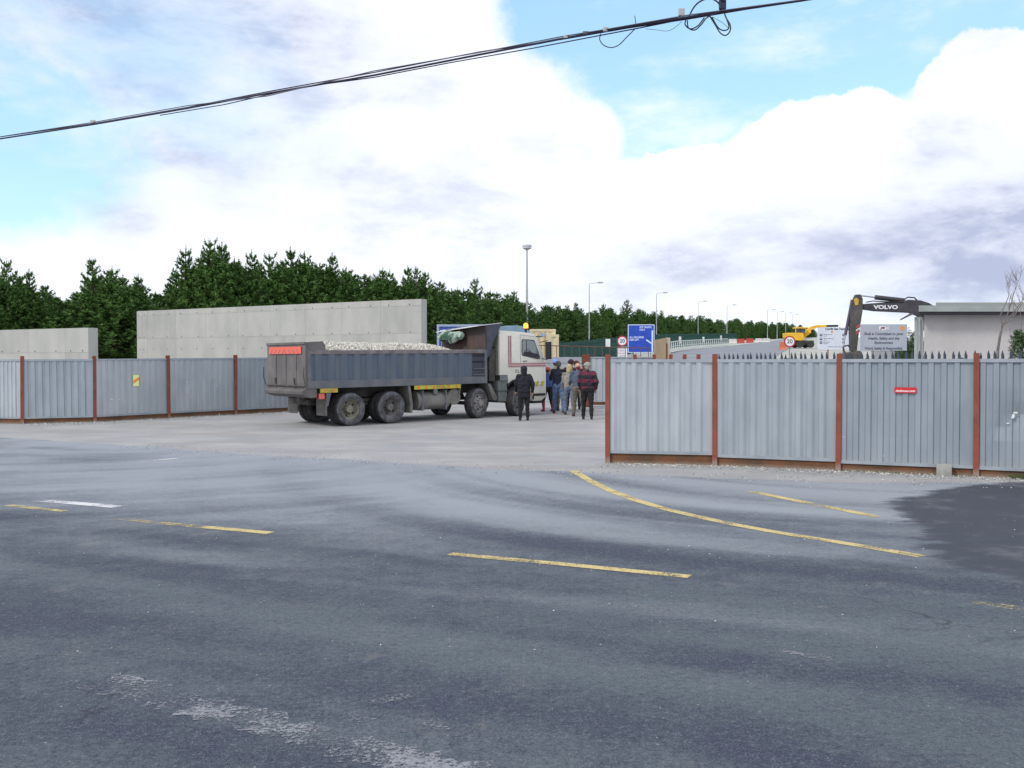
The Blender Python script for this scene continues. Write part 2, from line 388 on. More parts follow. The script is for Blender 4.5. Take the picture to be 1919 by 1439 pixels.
# the ground falls gently away beyond the forest edge on the right
Z = Z - np.where(P[:, 1] > 420, np.minimum((P[:, 1] - 420) * .004, 6), 0)
ay = apron_y(P[:, 0]); dy = P[:, 1] - ay
yard = .5 + np.clip(dy / 1.6, -.5, .5)
dist_cam = P[:, 1]
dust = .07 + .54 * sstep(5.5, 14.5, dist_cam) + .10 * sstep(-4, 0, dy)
# wheel-swept arcs round the gate corner and along the lane
C1 = np.array([7.2, 19.5]); r1 = np.linalg.norm(P - C1, axis=1)
dust += .045 * np.sin(r1 * 2.3 + .6) * sstep(3, 6, r1) * sstep(22, 14, r1)
dust += .025 * np.sin(r1 * 5.1 + P[:, 0])
ang1 = np.arctan2(P[:, 1] - C1[1], P[:, 0] - C1[0])
for rr_, ww_, aa_ in ((6.2, .30, .24), (7.1, .22, -.20), (7.9, .30, .24), (8.6, .12, -.14), (9.2, .30, -.16), (10.2, .4, .20), (11.6, .4, -.14), (12.6, .5, .12), (5.6, .2, -.14), (7.45, .08, .12), (9.7, .08, .14)):
    dust += aa_ * np.exp(-((r1 - rr_) / ww_) ** 2) * sstep(-3.2, -2.6, ang1) * sstep(-.9, -1.6, ang1)
wedge = np.exp(-((P[:, 0] + 5.5) / 6.5) ** 2) * sstep(-8.5, -3.5, dy); dust += .24 * wedge
lane = P[:, 1] + .42 * P[:, 0]
dust -= .16 * np.exp(-((lane - 8.9) / .8) ** 2) + .13 * np.exp(-((lane - 7.1) / .5) ** 2) + .10 * np.exp(-((lane - 5.5) / .5) ** 2)
dust -= .10 * sstep(-2, -9, P[:, 0]) * sstep(15, 20, dist_cam) * sstep(.0, -1.5, dy)
dust += .20 * sstep(2.0, 4.5, P[:, 0]) * sstep(-4.2, -1, dy) * sstep(0.5, -.5, dy)
dp = seg_dist(P, patch_poly + [patch_poly[0]]); ins = inside(P, patch_poly); patch = .5 + np.where(ins, 1, -1) * np.clip(dp / 1.3, 0, .5)
colr = np.stack([np.clip(dust, 0, 1), np.clip(patch, 0, 1), np.clip(yard, 0, 1), np.ones(len(P))], 1).astype(np.float32)
C2 = np.array([-9.5, 23.5]); r2 = np.linalg.norm(P - C2, axis=1); a2 = np.arctan2(P[:, 1] - C2[1], P[:, 0] - C2[0])
al_ = P[:, 0] * .905 - P[:, 1] * .425
sweep = np.zeros(len(P)); nearm = np.where((np.abs(P[:, 0]) < 26) & (P[:, 1] > 0) & (P[:, 1] < 60))[0]
wr_ = sstep(-3.5, 1.5, P[:, 0]) * sstep(7.0, 10.5, P[:, 1]); wl_ = (1 - sstep(-3.5, 1.5, P[:, 0])) * sstep(9.0, 13.0, P[:, 1]); wn_ = np.clip(1 - wr_ - wl_, 0, 1)
for i in nearm:
    v = 0.0
    if wr_[i] > .01: v += wr_[i] * noise.fractal(Vector((r1[i] * 1.5, ang1[i] * 1.1, 3.1)), .9, 2.1, 4)
    if wl_[i] > .01: v += wl_[i] * noise.fractal(Vector((r2[i] * 1.1, a2[i] * 1.6, 7.7)), .9, 2.1, 4)
    if wn_[i] > .01: v += wn_[i] * noise.fractal(Vector((lane[i] * .95, al_[i] * .16, 1.3)), .8, 2.1, 4)
    sweep[i] = v
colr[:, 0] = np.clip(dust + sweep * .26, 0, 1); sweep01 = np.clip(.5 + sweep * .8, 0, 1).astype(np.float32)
nx, ny = len(xs), len(ys)
ii, jj = np.meshgrid(np.arange(nx - 1), np.arange(ny - 1)); q = (jj * nx + ii).ravel()
quads = np.stack([q, q + 1, q + nx + 1, q + nx], 1)
cx = (xs[ii.ravel()] + xs[ii.ravel() + 1]) / 2; cy = (ys[jj.ravel()] + ys[jj.ravel() + 1]) / 2
zone = np.where(cy > apron_y(cx), 1, 0)
far = cy > 62; zone[far] = 2
zone[(cx < -60) | (cx > 60) | (cy < -20)] = 2
def submesh(name, sel, m, kind='structure'):
    qs = quads[sel]; used, inv = np.unique(qs, return_inverse=True); inv = inv.reshape(-1, 4)
    me = bpy.data.meshes.new(name); me.vertices.add(len(used)); me.loops.add(inv.size); me.polygons.add(len(inv))
    me.vertices.foreach_set('co', np.stack([P[used, 0], P[used, 1], Z[used]], 1).astype(np.float32).ravel())
    me.loops.foreach_set('vertex_index', inv.ravel().astype(np.int32))
    me.polygons.foreach_set('loop_start', np.arange(0, inv.size, 4, dtype=np.int32)); me.polygons.foreach_set('loop_total', np.full(len(inv), 4, np.int32))
    me.update(calc_edges=True); me.validate()
    sw = me.attributes.new('sweep', 'FLOAT', 'POINT'); sw.data.foreach_set('value', sweep01[used])
    a = me.color_attributes.new('wear', 'FLOAT_COLOR', 'POINT'); a.data.foreach_set('color', colr[used].ravel())
    me.materials.append(m); me.shade_smooth(); o = obj(name, me); o['kind'] = kind; return o
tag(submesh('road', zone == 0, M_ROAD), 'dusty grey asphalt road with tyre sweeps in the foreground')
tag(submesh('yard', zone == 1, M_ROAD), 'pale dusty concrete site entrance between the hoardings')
M_GRAVEL = mat('pale_gravel_field', (.40, .40, .37), .95, 0, (.26, .27, .24), .35, 9, 1, bump=.3, bscale=6)
tag(submesh('ground', zone == 2, M_GRAVEL), 'pale stony ground rising behind the site')

def strip(name, pts, w, m, z=.004, fade=None, seg=.25, kind='structure', label=None, rag=0.0):
    """a flat painted band along ground points"""
    pts = [Vector(p) for p in pts]; fine = []; acc = []
    L = sum((b - a).length for a, b in zip(pts[:-1], pts[1:])); n = max(3, int(L / seg))
    cum = [0]
    for a, b in zip(pts[:-1], pts[1:]): cum.append(cum[-1] + (b - a).length)
    for i in range(n + 1):
        s = L * i / n; j = max(0, min(len(pts) - 2, next((q for q in range(len(cum) - 1) if cum[q + 1] >= s - 1e-9), len(pts) - 2)))
        t = (s - cum[j]) / max(1e-6, cum[j + 1] - cum[j]); fine.append(pts[j].lerp(pts[j + 1], t)); acc.append(i / n)
    vs = []; fs = []; fd = []
    for i, p in enumerate(fine):
        t = (fine[min(i + 1, n)] - fine[max(0, i - 1)]).normalized(); nn = Vector((-t.y, t.x)) * w / 2
        for sg in (-1, 1):
            o = p + nn * sg * (1 + rag * random.uniform(-1, 1)); vs.append((o.x, o.y, terrain(o.x, o.y) + z)); fd.append(fade(acc[i]) if fade else 0.0)
        if i: a = 2 * i; fs.append((a - 2, a - 1, a + 1, a))
    me = bpy.data.meshes.new(name); me.from_pydata(vs, [], fs); me.materials.append(m)
    at = me.attributes.new('fade', 'FLOAT', 'POINT'); at.data.foreach_set('value', fd)
    bm = bmesh.new(); bm.from_mesh(me); bmesh.ops.recalc_face_normals(bm, faces=bm.faces)
    if bm.faces[0].normal.z < 0 if (bm.faces.ensure_lookup_table() is None) else False: bmesh.ops.reverse_faces(bm, faces=bm.faces)
    bm.to_mesh(me); bm.free()
    o = obj(name, me); tag(o, label, None, None, kind); return o
def gp(*pp): return [G(*p) for p in pp]
strip('yellow_line', gp((1074, 882), (1092, 893), (1115, 906), (1150, 922), (1190, 937), (1250, 955), (1310, 969), (1380, 984), (1450, 997), (1525, 1009), (1600, 1021), (1665, 1032), (1728, 1043)), .155, M_YEL, label='long curved yellow line sweeping out from the gate corner')
strip('yellow_line', gp((1406, 921), (1530, 946), (1645, 969)), .16, M_YEL, fade=lambda t: -.02 - .05 * (abs(t - .6) < .12), label='short yellow dash near the dark tar patch')
strip('yellow_line', gp((843, 1038), (1060, 1058), (1292, 1081)), .14, M_YEL, fade=lambda t: -.04 * (t < .45), label='yellow dash in the middle of the road')
strip('yellow_line', gp((212, 971), (350, 985), (507, 999)), .15, M_YEL, fade=lambda t: -.26 + .34 * t, label='half worn yellow dash left of centre')
strip('yellow_line', gp((15, 947), (70, 953), (122, 958)), .13, M_YEL, fade=lambda t: -.10, label='faint yellow dash at the left edge')
strip('yellow_line', gp((1820, 1128), (1885, 1137), (1990, 1150)), .14, M_YEL2, fade=lambda t: -.06, label='faint yellow dash at the right edge')
strip('white_line', gp((62, 937), (140, 943), (220, 950)), .20, M_WHT, label='white dash on the left of the road', fade=lambda t: .05 - .25 * (t < .1))
strip('white_line', gp((218, 868), (275, 864), (332, 859)), .16, M_WHT, fade=lambda t: -.16 + .18 * t, label='faint white dash near the yard edge')
strip('white_line', gp((-20, 849), (30, 847), (76, 843)), .10, M_WHT, fade=lambda t: -.1, label='pale dash at the far left, nearer one')
strip('white_line', gp((-20, 838), (16, 836), (44, 833)), .09, M_YEL2, fade=lambda t: -.06, label='pale dash at the far left, farther one')
strip('worn_white_line', gp((150, 1268), (300, 1302), (450, 1345), (600, 1386), (760, 1425), (1000, 1485)), .26, M_WORN, fade=lambda t: -.03 + .06 * min(1, t * 2), seg=.05, rag=.45, label='broad worn white line crossing the lower left')
for a, b, f in (((556, 1322), (610, 1318), -.02), ((690, 1318), (770, 1304), .0), ((790, 1352), (850, 1368), -.02), ((640, 1345), (700, 1352), -.08), ((1180, 1330), (1290, 1352), -.1), ((940, 1190), (1010, 1196), -.1), ((1440, 1216), (1560, 1236), -.09), ((1000, 1212), (1080, 1226), -.12)):
    strip('worn_paint_scrap', gp(a, b), .10, M_WORN, fade=lambda t, f=f: f, rag=.35, seg=.06, label='broken scrap of worn white road paint', kind='structure')

# ------------------------------------------------------------------ hoarding fences
def corr_profile(L, pitch=.2, depth=.024, flat=.05, phase=0.0, soft=False):
    pts = [(0, 0)]; x = .02 + phase
    while x + pitch < L - .01:
        s = .018
        if soft: pts += [(x, 0), (x + .012, .034), (x + pitch * .45, .034), (x + pitch * .45 + .05, .006), (x + pitch - .01, 0)]; x += pitch; continue
        pts += [(x, 0), (x + s, depth), (x + pitch - flat - s, depth), (x + pitch - flat, 0)]; x += pitch
    pts.append((L, 0)); return pts
def make_sheet(L, z0, z1, dent=None, pitch=.2, rows=8, flat=.05, soft=False):
    pr = corr_profile(L, pitch, flat=flat, soft=soft); mb = MB(); vs = []; n = len(pr)
    for j in range(rows + 1):
        z = z0 + (z1 - z0) * j / rows
        for x, d in pr:
            y = -d + .004 * noise.noise(Vector((x * 1.5, z * 1.3, L)))
            if dent:
                for dx, dz, r, a in dent: y += a * math.exp(-(((x - dx) / r) ** 2 + ((z - dz) / r) ** 2))
            vs.append((x, y, z))
    fs = [(j * n + i, j * n + i + 1, (j + 1) * n + i + 1, (j + 1) * n + i) for j in range(rows) for i in range(n - 1)]
    mb.add(vs, fs); return mb
def hoarding(name, label, pts, zt, sheets, zb=.19, dents={}, first_post=True, pw=.09, post_top=.10, skip_last=False, pitch=.2, zbs=None):
    """posts at ground points, one corrugated bay between each pair"""
    base = Vector((pts[0][0], pts[0][1], terrain(0, pts[0][1])))
    t = thing(name, label, 'fence', base)
    for i, p in enumerate(pts):
        g = terrain(0, p[1]); o = Vector((p[0], p[1], g)) - base
        if i == len(pts) - 1 and skip_last: break
        a = pts[min(i + 1, len(pts) - 1)]; b = pts[max(i - 1, 0)]; an = math.atan2(a[1] - b[1], a[0] - b[0])
        mb = MB(); w = pw / 2
        # H-section post: two flanges and a web
        mb.b2(-w, w, -.062, -.052, -.05, zt + post_top); mb.b2(-w, w, .042, .052, -.05, zt + post_top); mb.b2(-.005, .005, -.052, .042, -.05, zt + post_top - .002)
        po = mb.build('post', M_OXIDE, t, o, smooth=False); po.rotation_euler = (R(random.uniform(-.5, .5)), R(random.uniform(-.4, .4)), an)
    for i in range(len(pts) - 1):
        a = Vector((pts[i][0], pts[i][1], terrain(0, pts[i][1]))); b = Vector((pts[i + 1][0], pts[i + 1][1], terrain(0, pts[i + 1][1])))
        L = (b - a).xy.length; an = math.atan2(b.y - a.y, b.x - a.x); g = .012; z0 = (zbs[i] if zbs else zb); dzz = b.z - a.z
        def put(o):
            o.parent = t; o.location = a - base + Vector((math.cos(an), math.sin(an), 0)) * g; o.rotation_euler = (0, -math.atan2(dzz, L), an)
        put(make_sheet(L - 2 * g, z0, zt - .02, dents.get(i), pitch=pitch, flat=(.085 if i > 1 else .05), soft=(first_post and i < 2 and pts[0][0] > 0)).build('corrugated_sheet', sheets[i % len(sheets)], smooth=False))
        mb = MB(); mb.b2(0, L - 2 * g, -.040, -.012, zt - .055, zt); mb.b2(0, L - 2 * g, -.040, .02, zt, zt + .004)
        put(mb.build('top_trim', M_TRIM, smooth=False))
        mb = MB(); mb.b2(0, L - 2 * g, -.038, -.010, z0 - .045, z0 + .01); put(mb.build('bottom_trim', M_TRIM, smooth=False))
        mb = MB(); mb.b2(0, L - 2 * g, -.006, .018, -.04, z0 - .0); put(mb.build('kickboard', M_RUST, smooth=False))
    return t, base
RP = [(1.82, 18.2), (3.77, 17.8), (5.77, 16.95), (7.77, 16.05), (9.8, 15.15), (11.8, 14.2)]
rf, rbase = hoarding('site_hoarding_fence', 'grey corrugated hoarding with red oxide posts on the right, small red sticker on it', RP, 1.965, [M_SHEET3, M_SHEET, M_SHEET2, M_SHEET2, M_SHEET],
                     zbs=[.235, .20, .175, .165, .16], dents={3: [(.72, 1.05, .18, .03), (.35, .9, .12, .02), (.5, 1.0, .3, .02)], 2: [(.9, .6, .3, .012)]})
# sticker on the third bay
def on_bay(pts, base, px, py, i, off=.045):
    a = Vector(pts[i]); b = Vector(pts[i + 1]); u = (px - 959.5) / FPX
    d_ = b - a; t_ = (u * a.y - a.x) / (d_.x - u * d_.y); p = a + d_ * t_; w = W(px, py, p.y)
    an = math.atan2(d_.y, d_.x); nrm = Vector((math.sin(an), -math.cos(an), 0)); return w + nrm * off - base, an
sp, an = on_bay(RP, rbase, 1697, 731, 2)
mb = MB(); mb.box((0, 0, 0), (.35, .004, .10)); st = mb.build('sticker', mat('red_sticker', (.55, .02, .03), .4), rf, sp, smooth=False); st.rotation_euler = (0, 0, an)
st['label'] = 'small red website sticker'
text('shelltosea.com', .052, mat('sticker_white', (.9, .82, .82), .5), st, (0, -.003, -.012), bold=.001)
M_SCUFF = mat('scratched_bare_metal', (.75, .77, .78), .35, .3)
def scuffs(pts, base, par, items):
    for px, py, i, w, h in items:
        sp, an = on_bay(pts, base, px, py, i, .0365)
        mb = MB(); n = 7; poly = []
        for q in range(n):
            a = 2 * math.pi * q / n; r = random.uniform(.45, 1); poly.append((math.cos(a) * w / 2 * r, math.sin(a) * h / 2 * r))
        mb.prism(poly, -.001, .001, 'y'); o = mb.build('scuff', M_SCUFF, par, sp, smooth=False); o.rotation_euler = (0, 0, an)
scuffs(RP, rbase, rf, [(1903, 773, 3, .13, .05), (1898, 780, 3, .06, .12), (1889, 793, 3, .10, .03), (1656, 854, 2, .03, .03), (1581, 818, 2, .02, .03)])

LP0 = [(-18.2, 29.9), (-16.5, 29.6), (-14.95, 29.3)]
LP = [(-14.95, 29.3), (-13.05, 30.0), (-11.35, 31.7), (-9.62, 33.35), (-7.9, 35.0), (-6.15, 36.65), (-4.4, 38.3)]
lf, lbase = hoarding('site_hoarding_fence', 'grey corrugated hoarding along the left of the entrance, yellow reflector on it', LP, 1.97, [M_SHEET, M_SHEET3, M_SHEET3, M_SHEET, M_SHEET2, M_SHEET2], zb=.20,
                     dents={2: [(.65, 1.15, .12, .03), (1.6, 1.0, .12, .03)]}, pw=.10)
M_STRIPE = M_SHEET3
lf2, lbase2 = hoarding('site_hoarding_fence', 'short return of corrugated hoarding at the far left edge, left of the first rusty post', LP0, 1.97, [M_SHEET3], zb=.20, skip_last=True, pitch=.14)
scuffs(LP, lbase, lf, [(349, 716, 2, .11, .06), (349, 735, 2, .04, .12), (406, 723, 2, .05, .08), (410, 776, 2, .05, .09), (208, 748, 1, .12, .03), (222, 748, 1, .10, .03)])
sp, an = on_bay(LP, lbase, 254, 713, 1, .045)
M_YB = mat('reflective_yellow', (.85, .9, .35), .4); M_OR = mat('reflective_orange', (.9, .32, .04), .4)
mb = MB(); mb.box((0, 0, 0), (.19, .004, .36)); o = mb.build('reflector_plate', M_YB, lf, sp, smooth=False); o.rotation_euler = (0, 0, an); o['label'] = 'yellow reflector with an orange slash'
mb = MB(); mb.prism([(-.095, -.10), (.095, .02), (.095, .12), (-.095, .0)], -.004, -.002, 'y'); mb.build('slash', M_OR, o, (0, 0, 0), smooth=False)

# concrete block at the foot of the right hoarding
bp = G(1769, 892); mb = MB(); mb.box((0, 0, .10), (.235, .2, .20)); o = mb.build('concrete_block', mat('block_concrete', (.34, .34, .32), .95, 0, (.24, .24, .23), 8, 6, 1, bump=.3, bscale=40), None, (bp.x, bp.y, 0), bevel=.008)
tag(o, 'small grey concrete block against the kickboard of the right hoarding', 'block'); o.rotation_euler = (0, 0, R(-23))

# palisade fence behind the right hoarding
def palisade():
    a = W(1345, 680, 28.2).xy; b = W(2010, 680, 20.0).xy; n = 58
    dirv = (b - a); L = dirv.length; an = math.atan2(dirv.y, dirv.x); t = thing('palisade_fence', 'dark steel palisade fence with pointed pales just behind the right hoarding', 'fence', (a.x, a.y, terrain(0, a.y)))
    mb = MB(); w, h = .029, 2.17
    poly = [(-w, .05), (w, .05), (w, h - .09), (0.0, h), (-w, h - .09)]
    mb.prism(poly, -.004, .004, 'y'); mb.b2(-w - .001, -w + .008, .004, .022, .05, h - .1); mb.b2(w - .008, w + .001, .004, .022, .05, h - .1)
    pale = mb.build('pale', M_DARKSTEEL, t, smooth=False)
    for i in range(n):
        s = (i + .5) / n; p = dirv * s
        o = pale if i == 0 else pale.copy()
        if i: col.objects.link(o); o.parent = t
        z = terrain(0, a.y + p.y) * 0 - (.0 if i else 0)
        o.location = (p.x, p.y, z + random.uniform(-.012, .012)); o.rotation_euler = (0, R(random.uniform(-1, 1)), an)
        if i in (14, 31, 46):
            o.location.z = z - .05; o.rotation_euler = (0, 0, an + R(68))
    for z in (.4, 1.85):
        mb = MB(); mb.b2(0, L, .025, .065, z, z + .045); r = mb.build('rail', M_DARKSTEEL, t, smooth=False); r.rotation_euler = (0, 0, an)
    for i in range(5):
        mb = MB(); mb.b2(-.04, .04, .066, .12, -.1, 2.0); p = dirv * (i / 4); r = mb.build('post', M_DARKSTEEL, t, (p.x, p.y, 0), smooth=False); r.rotation_euler = (0, 0, an)
palisade()

# ------------------------------------------------------------------ concrete walls
def concrete_wall(name, label, pr, pl, ztop, thick, bands, pw, m_face, offs=0.0, holes=True):
    """pr/pl = right and left end of the front face; built in a frame running from the right end to the left"""
    pr = Vector(pr); pl = Vector(pl); d = pl - pr; L = d.length; an = math.atan2(-d.y, -d.x)   # +x runs left to right
    g = min(terrain(0, pr.y), terrain(0, pl.y)) - .3; o = Vector((pl.x, pl.y, g)); H = ztop - g
    t = thing(name, label, 'wall', o, an)
    mb = MB(); mb.b2(.0, L, .02, thick, 0, H); mb.build('core', M_JOINT if False else m_face, t, smooth=False)
    zz = [H]
    for b in bands: zz.append(zz[-1] - b)
    zz[-1] = 0; hb = MB()
    for r in range(len(zz) - 1):
        z1, z0 = zz[r], zz[r + 1]; x = L - (offs if r % 2 == 0 else offs + .0); first = True
        x1 = L
        while x1 > 0.01:
            x0 = max(0, x1 - pw + (offs if first else 0)); first = False
            if x0 < .5: x0 = 0
            mb = MB(); gp_ = .004; yy = random.uniform(0, .006)
            mb.b2(x0 + gp_, x1 - gp_, yy, .0195, z0 + gp_, z1 - gp_ * (r > 0))
            mb.build('panel', M_CONC if random.random() < .65 else M_CONC2, t, smooth=False)
            if holes:
                for fx in (.2, .72):
                    xx = x0 + (x1 - x0) * fx + random.uniform(-.08, .08)
                    for zc in ([z0 + .07] if r < 2 else [z1 - .62]):
                        hb.cyl((xx, yy - .004, zc), (xx, yy + .003, zc), .034, n=8)
            x1 = x0
    if holes: o = hb.build('tie_holes', M_HOLE, t); o['kind'] = 'stuff'
    return t
concrete_wall('concrete_wall', 'tall pale cast concrete wall with shutter joints behind the truck', W(790, 680, 45).xy, W(257, 680, 55.7).xy, W(790, 560, 45).z, .42, [.30, 1.30, 1.4, 9], 2.45, M_CONC, offs=0)
concrete_wall('concrete_wall', 'lower cast concrete wall behind the hoarding at the far left', W(166, 680, 38).xy, W(-330, 680, 47.4).xy, W(166, 614, 38).z, .44, [.98, 9], 2.3, M_CONC, offs=.9)

# ------------------------------------------------------------------ pine trees
M_NEEDLE = mat('pine_needles_dark', (.038, .105, .018), .8, 0, (.085, .185, .028), 1.1, 5, 1, lo=.3, hi=.7)
M_NEEDLE2 = mat('pine_needles_fresh', (.100, .205, .030), .8, 0, (.060, .140, .022), 1.1, 5, 1, lo=.3, hi=.7)
M_BARK = mat('pine_bark', (.10, .065, .045), .9, 0, (.05, .035, .028), 12, 5, 1)
M_TWIG = mat('pine_shoot', (.16, .13, .09), .9)
def pine_variant(seed, h=8.0, spread=1.7, narrow=1.0, multi=1, lowgap=.0):
    rnd = random.Random(seed); trunk = MB(); NV = []; NF = []
    rs = np.random.RandomState(seed)
    def tuft(p, axis, L, n, w=.027):
        """a bottle-brush shoot of needle blades round an axis"""
        axis = axis.normalized(); a = Vector((0, 0, 1)) if abs(axis.z) < .8 else Vector((1, 0, 0)); x = axis.cross(a).normalized(); y = axis.cross(x)
        for i in range(n):
            s = rnd.random(); th = rnd.uniform(0, 6.283); rad = x * math.cos(th) + y * math.sin(th)
            b = p + axis * L * s; nl = .17 * rnd.uniform(.7, 1.2) * (1.1 - .35 * s)
            tip = b + (rad * .8 + axis * .75).normalized() * nl; sd = axis.cross(rad).normalized() * w
            o = len(NV); NV.extend([tuple(b - sd), tuple(b + sd), tuple(tip)]); NF.append((o, o + 1, o + 2))
    for st in range(multi):
        hh = h * (1 - .12 * st * rnd.random()); bx, by = (0, 0) if st == 0 else (rnd.uniform(-.7, .7), rnd.uniform(-.7, .7))
        lx, ly = rnd.uniform(-.25, .25), rnd.uniform(-.25, .25)
        def ax(z): t = z / hh; return Vector((bx + lx * t * t, by + ly * t * t, z))
        trunk.tube([ax(hh * q / 8) for q in range(9)], [.11 * (1 - q / 8.6) + .012 for q in range(9)], 6)
        tuft(ax(hh * .93), Vector((lx * .2, ly * .2, 1)), hh * .08, 26, .030)
        z = hh * lowgap + .3
        while z < hh - .35:
            t = z / hh; env = spread * narrow * (min(1, (1 - t) * 1.55) ** .85) * (.75 + .25 * math.sin(min(1, t * 3) * 1.57))
            env = max(env, .13 + .25 * rnd.random() * (t > .7)); nb = rnd.choice((5, 6, 7)) if t < .8 else 4; th0 = rnd.uniform(0, 6.28)
            for j in range(nb):
                th = th0 + 6.283 * j / nb + rnd.uniform(-.35, .35); Lb = env * rnd.uniform(.6, 1.15)
                out = Vector((math.cos(th), math.sin(th), 0)); up = .15 + .75 * t + rnd.uniform(-.1, .2)
                p0 = ax(z + rnd.uniform(-.1, .1)); pts = []
                for q in range(5):
                    s = q / 4; pts.append(p0 + out * Lb * s + Vector((0, 0, Lb * up * (s ** 1.7) * .75)))
                trunk.tube(pts, [.028 * (1 - q / 5) * (1.2 - t) + .006 for q in range(5)], 3)
                for q in range(1, 5):
                    s = q / 4; b = pts[q]; dirb = (pts[q] - pts[q - 1]).normalized()
                    if s > .35 or rnd.random() < .55:
                        tuft(b - dirb * .12, dirb, .30, 13)
                        for _ in range(2 if Lb > .5 else 1):
                            side = Vector((rnd.uniform(-1, 1), rnd.uniform(-1, 1), rnd.uniform(-.1, .75))) + dirb * .6
                            side.normalize(); ls = rnd.uniform(.18, .42) * min(1, Lb)
                            tuft(b, side, ls, int(11 + 10 * ls / .4))
                # upright candle at the end
                tuft(pts[-1], Vector((0, 0, 1)) + out * .35, .26, 10, .030)
            z += rnd.uniform(.27, .40)
    nm = bpy.data.meshes.new('crown'); nm.from_pydata(NV, [], NF)
    nm.materials.append(M_NEEDLE); nm.materials.append(M_NEEDLE2)
    mi = (rs.rand(len(NF)) < .3).astype(np.int32); nm.polygons.foreach_set('material_index', mi)
    tm = bpy.data.meshes.new('trunk'); tm.from_pydata(trunk.v, [], trunk.f); tm.materials.append(M_BARK); tm.shade_smooth()
    return nm, tm
VAR = [pine_variant(11, spread=1.9), pine_variant(12, spread=1.6, narrow=.9), pine_variant(13, spread=2.1, multi=2), pine_variant(14, spread=1.8, lowgap=.05), pine_variant(15, spread=1.5, narrow=.8), pine_variant(16, spread=2.0, multi=2)]
prof = [(-300, 500), (0, 520), (70, 530), (115, 572), (140, 566), (175, 520), (215, 515), (250, 535), (290, 575), (312, 560), (335, 500), (400, 482), (450, 500), (520, 502), (570, 498), (640, 508), (700, 524), (780, 530), (850, 548), (900, 550), (960, 562), (1010, 578), (1060, 583), (1130, 584), (1190, 584), (1250, 594), (1330, 599), (1400, 603), (1460, 608), (1500, 613), (1520, 618)]
dprof = [(-300, 52), (0, 58), (257, 64), (500, 68), (800, 77), (960, 97), (1104, 130), (1230, 168), (1308, 208), (1362, 242), (1438, 295), (1500, 370), (1525, 400)]
def ip(tab, x): return float(np.interp(x, [a for a, b in tab], [b for a, b in tab]))
tree_n = 0
def plant(px, d, py_top, var=None, label=None, wscale=1.0):
    global tree_n
    p = W(px, py_top, d); g = terrain(0, d) - .15; h = p.z - g
    if label is None: label = ('dark green pine in the row behind the low concrete wall at the far left' if px < 168 else 'dark green pine seen in the gap between the two concrete walls' if px < 262 else 'dark green pine in the dense row above the tall concrete wall' if px < 800 else 'dark green pine in the row above the tipper truck cab' if px < 1010 else 'dark green pine in the falling row between lamp mast and blue road sign' if px < 1180 else 'small dark pine far off in the row behind the parapet railing')
    cm, tm = VAR[random.randrange(len(VAR)) if var is None else var]
    t = thing('pine_tree', label or 'dark green young pine in the dense row behind the site', 'tree', (p.x, d, g), random.uniform(0, 6.28), 'pine trees of the plantation behind the site')
    obj('trunk', tm, t); obj('crown', cm, t)
    s = h / 8.0; w = max(s, .85) * wscale * random.uniform(.9, 1.1); t.scale = (w, w, s); tree_n += 1
peaks = [(8, 487, 0, 'pine with a thin leader above the low wall at the far left'), (60, 507, 4, 'pointed pine second from the left edge, over the low concrete wall'), (175, 488, 3, 'tall open pine standing between the two concrete walls'), (207, 500, 1, 'pine with ragged top just right of the tall open pine'), (256, 515, 4, 'slim pine rising at the left end of the tall wall'), (298, 548, 4, 'small thin pine in the gap of the skyline left of the tallest pines'),
         (345, 463, 1, 'slim tall pine left of the tallest one above the big wall'), (398, 450, 0, 'tallest pine, above the left part of the big concrete wall'), (412, 455, 2, None), (475, 470, 1, None), (510, 476, 0, None), (552, 466, 4, None), (572, 470, 1, None), (628, 477, 4, 'pine with a rounded tuft at its top above the middle of the big wall'),
         (712, 503, 4, None), (733, 506, 1, None), (765, 500, 4, None), (780, 503, 0, None), (800, 512, 3, None), (862, 540, 4, None), (892, 523, 0, None), (962, 543, 1, None), (1046, 572, 4, None), (1062, 570, 1, None), (1078, 566, 4, None), (1130, 568, 1, None), (1176, 562, 0, None), (1240, 580, 1, None)]
for px, py, v, lb in peaks: plant(px, ip(dprof, px) + random.uniform(0, 2), py, v, lb)
for row in range(4):
    px = -120.0 + row * 13
    while px < 1525:
        d = ip(dprof, px) * (1 + .035 * row) + row * 1.5 + random.uniform(-1, 1)
        top = ip(prof, px) + random.uniform(-14, 16) * 62 / d + (3 if row == 0 else -3)
        if px > 1515: top += 3
        plant(px, d, top, wscale=1.45)
        px += random.uniform(.7, 1.2) * (1.65 if row < 2 else 2.5) * FPX / d * (1 if px < 1100 else 1.2 if px < 1300 else 1.55)
